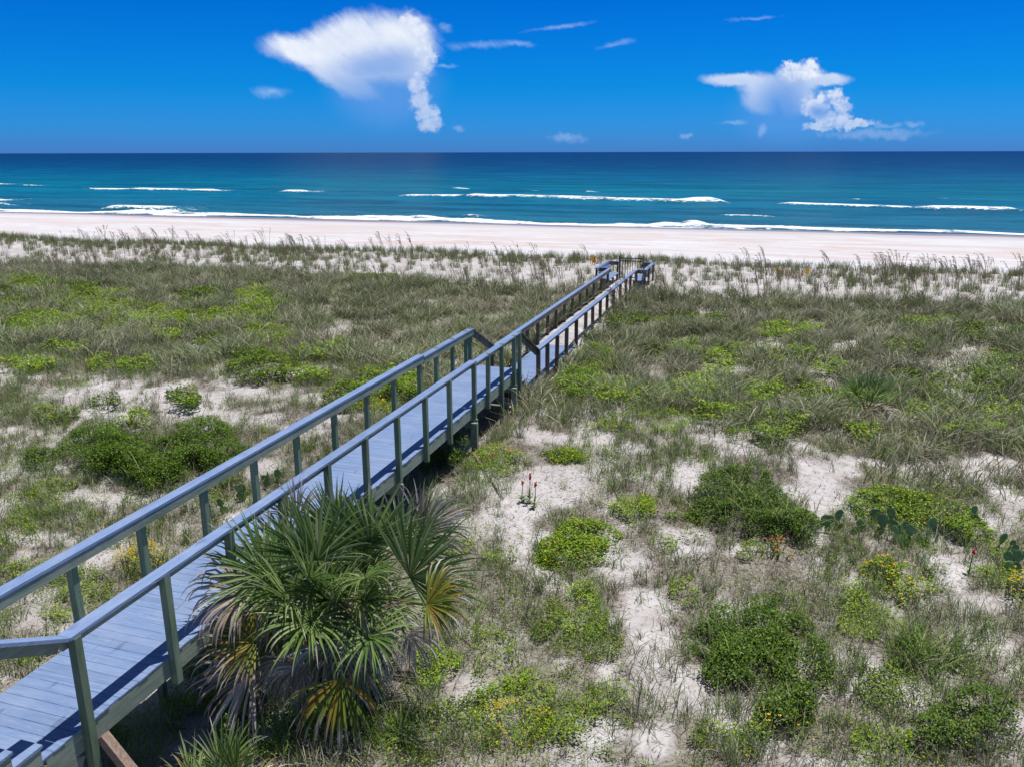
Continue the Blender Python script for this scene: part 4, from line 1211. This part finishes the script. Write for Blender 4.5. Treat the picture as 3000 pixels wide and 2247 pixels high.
def palm_big():
    crown = at_px(955, 1760, 9.75)
    base = (crown[0], crown[1], gz(crown[0], crown[1]))
    root = empty('palmetto', base)
    tag(root, 'large fan palm growing over the near side of the boardwalk, grey dead lower fronds', 'palm')
    # (hub px, py, distance, aim (right, up, away), radius, state, droop, spread, normal hint (right, up, away))
    L = [
        (930, 1640, 9.5, (-.25, .9, .25), 1.00, 0, .18, 1.75, (0, .35, -1)),
        (1084, 1592, 9.9, (.12, 1, .15), 1.0, 0, .10, 1.45, (0, .3, -1)),
        (985, 1560, 10.4, (-.05, 1, .2), .84, 0, .10, 1.1, (0, .2, -1)),
        (1000, 1600, 10.0, (.3, .9, .4), .80, 0, .16, 1.5, (0, .3, -1)),
        (850, 1640, 10.0, (-.55, .8, .3), .86, 0, .20, 1.5, (0, .3, -1)),
        (775, 1680, 9.4, (-.95, .32, .0), .92, 0, .25, 1.45, (0, .7, -.7)),
        (1070, 1694, 9.2, (.1, .1, -.5), .68, 0, .85, 2.9, (0, .75, -.65)),
        (1200, 1690, 9.4, (.85, .55, .1), 1.08, 0, .14, 1.5, (0, .4, -.9)),
        (1175, 1610, 10.2, (.7, .75, .3), .92, 0, .3, 1.3, (0, .3, -1)),
        (1250, 1768, 8.8, (.95, .20, -.15), .70, 1, .8, 1.5, (0, .8, -.6)),
        (913, 1822, 8.9, (-.25, -.05, -.6), .84, 0, .7, 2.8, (0, .75, -.65)),
        (1084, 1863, 8.9, (.25, -.1, -.5), .78, 0, .75, 2.8, (0, .75, -.65)),
        (750, 1880, 9.0, (-.9, .05, -.3), .74, 1, .6, 1.6, (0, .7, -.7)),
        (999, 1985, 8.6, (-.1, -.85, -.3), .90, 1, .85, 1.25, (0, .25, -1)),
        (715, 1735, 9.2, (-.95, .05, -.1), .86, 2, 1.3, 1.6, (0, .8, -.6)),
        (745, 1955, 9.0, (-.85, -.45, -.1), .98, 2, .8, 1.5, (0, .6, -.8)),
        (810, 1790, 9.6, (-.7, -.5, 0), .6, 2, 1.4, 1.6, (0, .8, -.6)),
        (1235, 1560, 10.3, (.75, .6, .4), .80, 2, .5, 1.2, (0, .3, -1)),
        (1200, 1850, 9.3, (.6, -.7, -.1), .55, 2, 1.4, 1.3, (0, .5, -.8)),
        (880, 1950, 9.1, (-.4, -.9, -.1), .62, 2, 1.4, 1.5, (0, .4, -.9)),
        (1060, 1950, 9.2, (.35, -.9, 0), .6, 2, 1.4, 1.4, (0, .4, -.9)),
        (870, 1520, 10.6, (-.3, .9, .5), .62, 2, .4, 1.0, (0, .3, -1)),
        (990, 1730, 9.3, (0, .5, -.5), .62, 0, .6, 2.4, (0, .8, -.6)),
        (1140, 1770, 9.6, (.7, -.2, .1), .66, 0, .8, 1.9, (0, .8, -.6)),
        (850, 1740, 9.7, (-.7, .2, .1), .66, 0, .6, 1.8, (0, .8, -.6)),
        (985, 1690, 10.6, (.1, .8, .6), .75, 0, .3, 1.7, (0, .5, -.8)),
        (1100, 1780, 10.3, (.8, .1, .6), .7, 2, 1.0, 1.6, (0, .7, -.6)),
    ]
    rg = random.Random(4)
    for k in range(28):          # the skirt and the inner leaves, all round the crown
        a = k * 2.399; low = k >= 16
        e = rg.uniform(-.9, .05) if low else rg.uniform(.1, 1.1)
        dd = scr(math.cos(a) * math.cos(e), math.sin(e), math.sin(a) * math.cos(e))
        hub = crown + dd * rg.uniform(.45, .75) + np.array((0, 0, -.1 if low else .05))
        stt = rg.choice([2, 0, 1, 2]) if low else 0
        frond(root, crown, hub, dd + scr(0, -.5 if low else .25, 0), rg.uniform(.7, .98), stt, .9, rg.uniform(.7, 1.2) if low else rg.uniform(.1, .4), scr(*( (-dd[0] * .2, .8, -.5))), rg.uniform(1.2, 1.9), 34)
    for px, py, d, aim, r0, stt, dr, sp, nh in L:
        frond(root, crown, at_px(px, py, d), scr(*aim), r0, stt, 1.0, dr, scr(*nh), sp, 30 + int(sp * 7))
    m = MB(); n = 14
    pts = [(base[0] + .03 * math.sin(k), base[1] + .02 * k, base[2] - .2 + (crown[2] + .05 - base[2] + .2) * k / n) for k in range(n + 1)]
    m.tube(pts, [.17 + .025 * (k % 2) for k in range(n + 1)], 10, (.13, .095, .07))
    for k in range(40):           # old leaf bases
        a = k * 2.4; z = base[2] + (crown[2] - base[2]) * (k / 40); r = .17
        p = (base[0] + r * math.cos(a), base[1] + .15 + r * math.sin(a), z)
        m.tube([p, (p[0] + .10 * math.cos(a), p[1] + .10 * math.sin(a), z + .13)], [.03, .012], 4, (.2, .15, .11))
    m.build('trunk', M_PLAIN, root)


def palm_small(px, py, H, label, n=15, R0=.62, tilt=.5, dead=5, seed=1, offz=.15):
    random.seed(seed)
    b = gp(px, py); root = empty('palmetto', tuple(b)); tag(root, label, 'palm')
    crown = b + np.array((0, 0, offz))
    for k in range(n):
        a = k * 2.399 + seed; e = 1.15 - .95 * (k / n) ** .8
        if k >= n - dead: e = .15
        d = np.array((math.cos(a) * math.cos(e), math.sin(a) * math.cos(e), math.sin(e)))
        hub = crown + d * H * (.62 if k < n - dead else .5)
        stt = 2 if k >= n - dead else (1 if k >= n - dead - 2 else 0)
        frond(root, crown, hub, d + np.array((0, 0, .15 if stt == 0 else -.5)), R0, stt, 1.2, .25 if stt == 0 else 1.1, (-d[0] * d[2], -d[1] * d[2], 1.0), 1.25, 26)
    m = MB(); m.tube([b - [0, 0, .1], crown + [0, 0, .08]], [.11, .07], 8, (.16, .12, .09)); m.build('trunk', M_PLAIN, root)


palm_big()
palm_small(2535, 1228, 1.0, 'small fan palm standing alone in the grass on the right', 18, .62, seed=3, offz=.18, dead=6)
palm_small(650, 2420, .70, 'young fan palm with curled dead tips at the bottom edge below the walk', 12, .60, dead=4, seed=5)

# ------------------------------------------------------------------ sea oats
random.seed(21)


def oat_mesh(seed, H=1.25, n=7):
    rg = random.Random(seed); m = MB()
    for i in range(n):
        a = rg.gauss(3.3, .6); h = H * rg.uniform(.7, 1.1); L = h * rg.uniform(.12, .38); x0, y0 = rg.gauss(0, .14), rg.gauss(0, .14)
        # the wind off the land leans the stalks one way (towards +x)
        f = lambda u: (x0 + math.cos(a) * L * u ** 1.8, y0 + math.sin(a) * L * u ** 1.8, h * (u - .10 * u * u))
        m.tube([f(0), f(.4), f(.7), f(.86)], [.010, .009, .008, .006], 3, (.24, .21, .11))
        c = rg.choice([(.40, .32, .23), (.50, .41, .31), (.31, .245, .17)])
        for k in range(22):       # the hanging seed head
            u = .76 + .26 * k / 21; p = f(u); dr = max(0, u - .90) ** 2 * 5 * h
            q = Vector((p[0] + rg.gauss(0, .02) - dr * .5, p[1] + rg.gauss(0, .02), p[2] - dr))
            s = Vector((rg.gauss(-.03, .015), rg.gauss(0, .015), -.055)); w = .011
            m.add([q, q + s * .5 + Vector((w, 0, 0)), q + s, q + s * .5 - Vector((w, 0, 0)), q + s * .5 + Vector((0, w, 0)), q + s * .5 - Vector((0, w, 0))],
                  [(0, 1, 2, 3), (0, 4, 2, 5)], c)
    return m


OATS = []
for i in range(6):
    mm = oat_mesh(i, 1.75, 5 + i % 3); o = mm.build('sea_oats', M_BLADE); OATS.append(o.data); bpy.data.objects.remove(o)


ORD = lambda k: str(k) + ('th' if 10 <= k % 100 <= 20 else {1: 'st', 2: 'nd', 3: 'rd'}.get(k % 10, 'th'))


def oats(px, py, label, n, sx, sy, sc=1.0):
    made = []
    for k in range(n):
        x_ = px + random.gauss(0, sx); y_ = py + random.gauss(0, sy)
        b = gp(x_, y_)
        if not off_walk(b[0], b[1]) or b[1] > 56: continue
        o = link_mesh('sea_oats', random.choice(OATS), None, (b[0], b[1], b[2] - .03))
        s = sc * random.uniform(.6, 1.08); o.scale = (s, s, s); o.rotation_euler = (0, 0, random.gauss(0, .35))
        made.append((x_, o))
    made.sort(key=lambda t: t[0])
    for k, (_, o) in enumerate(made): tag(o, '%s plant from the left of the %s' % (ORD(k + 1), label), 'sea oats', label)


oats(430, 745, 'tall brown-headed sea oats on the left dune crest', 50, 200, 16)
oats(900, 770, 'sea oats on the crest between left and platform', 34, 200, 22)
oats(1560, 800, 'few tall sea oats just left of the platform', 12, 110, 14, 1.05)
oats(1500, 840, 'sea oats in white sand left of the platform', 24, 240, 24, .85)
oats(2200, 835, 'sea oats near the nest stakes', 26, 190, 24, .95)
oats(2700, 845, 'sea oats on the crest at the right', 48, 200, 30, 1.0)
oats(1810, 900, 'sea oats drooping over the lower railing', 16, 50, 26, .95)
oats(2300, 930, 'pale sea oats in dense grass on the right', 20, 330, 50, .75)
oats(1000, 850, 'sea oats at the near edge of white sand', 22, 330, 16, .8)
oats(250, 790, 'sea oats bordering grass on the far left', 18, 200, 12, .8)

# ------------------------------------------------------------------ cactus
m_, B_ = newmat('cactus_skin')
pp = B_.n.new('ShaderNodeTexCoord').outputs['Object']
vo = B_.n.new('ShaderNodeTexVoronoi'); B_.put(vo.inputs['Vector'], pp); vo.inputs['Scale'].default_value = 34
cc = B_.mix(B_.ss(B_.noise(pp, 9, 3, .6), .35, .65), (.16, .28, .10, 1), (.27, .40, .16, 1))
cc = B_.mix(B_.ss(vo.outputs[0], .12, .05), cc, (.45, .42, .25, 1))
finish(B_, cc, .5, .3, vo.outputs[0], .3, .01)
M_CACT = m_


def cactus(px, py, n, label, seed, s=1.0):
    rg = random.Random(seed); b = gp(px, py); root = empty('prickly_pear', tuple(b)); tag(root, label, 'cactus', 'prickly pear cacti')
    tips = []
    for k in range(n):
        if k < max(2, n // 2): p = Vector((b[0] + rg.gauss(0, .13 * s), b[1] + rg.gauss(0, .10), b[2] - .02)); el = rg.gauss(0, .35)
        else: p = rg.choice(tips[:max(2, n // 2)]); el = rg.gauss(0, .6)
        h = rg.uniform(.13, .20) * s; w = h * rg.uniform(.68, .85); th = .018
        yaw = YAW + rg.gauss(0, .5)
        ax = (Matrix.Rotation(yaw, 3, 'Z') @ Matrix.Rotation(el, 3, 'Y'))
        m = MB(); nu, nv_ = 8, 14; vs = []; fs = []
        for i in range(nu + 1):
            t = math.pi * i / nu; z = (1 - math.cos(t)) / 2; rr = math.sin(t) * (.75 + .4 * z)
            for j in range(nv_):
                a = 2 * math.pi * j / nv_
                q = ax @ Vector((rr * w * .5 * math.cos(a), th * .5 * rr * math.sin(a) + (.01 * math.sin(z * 3)), z * h)); vs.append(p + q)
        for i in range(nu):
            for j in range(nv_): fs.append((i * nv_ + j, i * nv_ + (j + 1) % nv_, (i + 1) * nv_ + (j + 1) % nv_, (i + 1) * nv_ + j))
        m.add(vs, fs); m.build('pad', M_CACT, root, True)
        tips.append(p + ax @ Vector((rg.uniform(-.3, .3) * w, 0, h * .93)))


for a in [(2490, 1562, 11, 'prickly pear at the left end of the cactus row in front of the flowered mat', 1, 1.25), (2580, 1545, 8, 'prickly pear second from the left in the cactus row', 2, 1.25),
          (2650, 1590, 14, 'widest prickly pear clump in the middle of the cactus row', 3, 1.3), (2722, 1575, 4, 'prickly pear with one big pad right of the widest clump', 4, 1.35),
          (2880, 1530, 4, 'small prickly pear poking over the right end of the flowered mat', 5, 1.2), (2960, 1625, 7, 'prickly pear near the right edge of the view', 6, 1.15),
          (2975, 1680, 7, 'prickly pear below the one at the right edge', 7, 1.3), (690, 1470, 9, 'prickly pear cluster behind the left railing beside the leafy shrub', 8, 1.2),
          (790, 1425, 6, 'prickly pear just right of the leafy shrub behind the railing', 9, 1.2), (640, 1510, 5, 'low prickly pear nearest the left railing', 10, 1.0),
          (2530, 1232 + 50, 3, 'small prickly pear in the grass below the lone fan palm', 11, 1.0)]: cactus(*a)

# ------------------------------------------------------------------ red flower spikes and daisies


def spike(px, py, H, label, seed):
    rg = random.Random(seed); b = gp(px, py); root = empty('red_wildflower', tuple(b)); tag(root, label, 'flower', 'red flower spikes on open sand')
    m = MB(); m.tube([b, b + [.01, .01, H * .5], b + [.02, 0, H]], [.010, .008, .005], 5, (.10, .07, .05)); m.build('stem', M_PLAIN, root)
    m = MB()
    for k in range(34):
        z = H * rg.uniform(.86, 1.06); a = rg.uniform(0, 6.28); r = .035 * (1.15 - z / H) + .018
        p = Vector((b[0] + .02, b[1], b[2] + z)); q = p + Vector((math.cos(a) * r, math.sin(a) * r, rg.uniform(-.02, .03)))
        m.tube([p, q], [.004, .008], 4, rg.choice([(.75, .04, .02), (.8, .10, .03), (.6, .03, .03)]))
    m.build('flower', M_PLAIN, root)
    m = MB()
    for k in range(14):
        z = H * rg.uniform(.02, .35); a = rg.uniform(0, 6.28); p = Vector((b[0], b[1], b[2] + z)); t = p + Vector((math.cos(a) * .10, math.sin(a) * .10, .03)); s = Vector((-math.sin(a), math.cos(a), 0)) * .02
        m.add([p, (p + t) / 2 + s, t, (p + t) / 2 - s], [(0, 1, 2, 3)], (.14, .27, .05))
    m.build('leaf', M_LEAF, root)


spike(1528, 1472, .42, 'left one of the three red flower spikes on open sand', 1)
spike(1550, 1475, .58, 'tallest middle one of the three red flower spikes on open sand', 2)
spike(1566, 1487, .50, 'right one of the three red flower spikes on open sand', 3)
spike(2838, 1680, .42, 'lone red flower spike below the cactus row', 4)

# ------------------------------------------------------------------ nest stakes, signs and tape by the beach
m_, B_ = newmat('orange_paint'); finish(B_, (.75, .10, .02, 1), .6, .3); M_OR = m_
m_, B_ = newmat('yellow_sign'); finish(B_, (.80, .48, .02, 1), .6, .3); M_YE = m_
m_, B_ = newmat('reddish_wood'); finish(B_, (.38, .15, .09, 1), .8, .2); M_RW = m_


def stake(px, py, h, mat, label, sign=False):
    b = gp(px, py); root = empty('nest_stake', tuple(b)); tag(root, label, 'stake', 'wooden nest stakes')
    m = MB(); m.box(b[0] - .02, b[0] + .02, b[1] - .02, b[1] + .02, b[2] - .2, b[2] + h, bev=.003); m.build('post', mat, root)
    if sign:
        m = MB(); m.box(b[0] - .09, b[0] + .09, b[1] - .034, b[1] - .024, b[2] + h - .30, b[2] + h + .02, bev=.003); m.build('sign_board', M_YE, root)
    return b, h


T1 = [stake(2276, 812, .55, M_OR, 'left yellow sign on an orange stake right of the platform', True), stake(2312, 812, .40, M_OR, 'plain orange stake next to the left yellow sign'),
      stake(2348, 812, .40, M_OR, 'plain orange stake next to the right yellow sign'), stake(2364, 815, .50, M_OR, 'right yellow sign on an orange stake', True)]
stake(2331, 828, .42, M_OR, 'orange stake nearer than the two yellow signs')
T2 = [stake(1735, 778, .60, M_OR, 'yellow sign on an orange stake left of the platform', True), stake(1742, 778, .62, M_OR, 'bare orange stake beside the yellow sign left of the platform'), stake(1790, 782, .4, M_OR, 'orange stake hidden by the platform handrail')]
stake(1995, 826, .42, M_RW, 'left one of two reddish stakes just right of the platform'); stake(2024, 824, .45, M_RW, 'right one of two reddish stakes just right of the platform')
stake(2590, 846, .5, M_RW, 'reddish stake among the sea oats at the right')


def tape(L, label):
    m = MB()
    for (a, ha), (b, hb) in zip(L, L[1:]):
        A_ = a + np.array((0, -.03, ha - .12)); B2 = b + np.array((0, -.03, hb - .12)); pts = [A_ + (B2 - A_) * t - np.array((0, 0, .05 * math.sin(math.pi * t))) for t in np.linspace(0, 1, 7)]
        m.tube(pts, .012, 4)
    tag(m.build('marker_tape', M_OR), label, 'tape')


tape(T1, 'orange tape strung between the stakes right of the platform'); tape(T2, 'orange tape strung between the stakes left of the platform')

# grey fallen limb beside the boardwalk bush
a, b = gp(1385, 1350), gp(1475, 1465)
m = MB(); pts = [a + (b - a) * t + np.array((0, 0, -.0 + .16 * (1 - t) + .02 + .03 * math.sin(t * 9))) for t in np.linspace(0, 1, 8)]
m.tube(pts, [.032, .032, .03, .028, .026, .022, .016, .01], 7, (.26, .22, .20))
for k in range(7):
    t = pts[1 + k % 6]; m.tube([t, t + np.array((random.uniform(-.25, .25), random.uniform(-.2, .2), random.uniform(0, .2)))], [.012, .004], 4, (.25, .21, .19))
tag(m.build('fallen_limb', M_PLAIN, None, True), 'grey fallen limb slanting down to the sand by the boardwalk bush', 'branch')
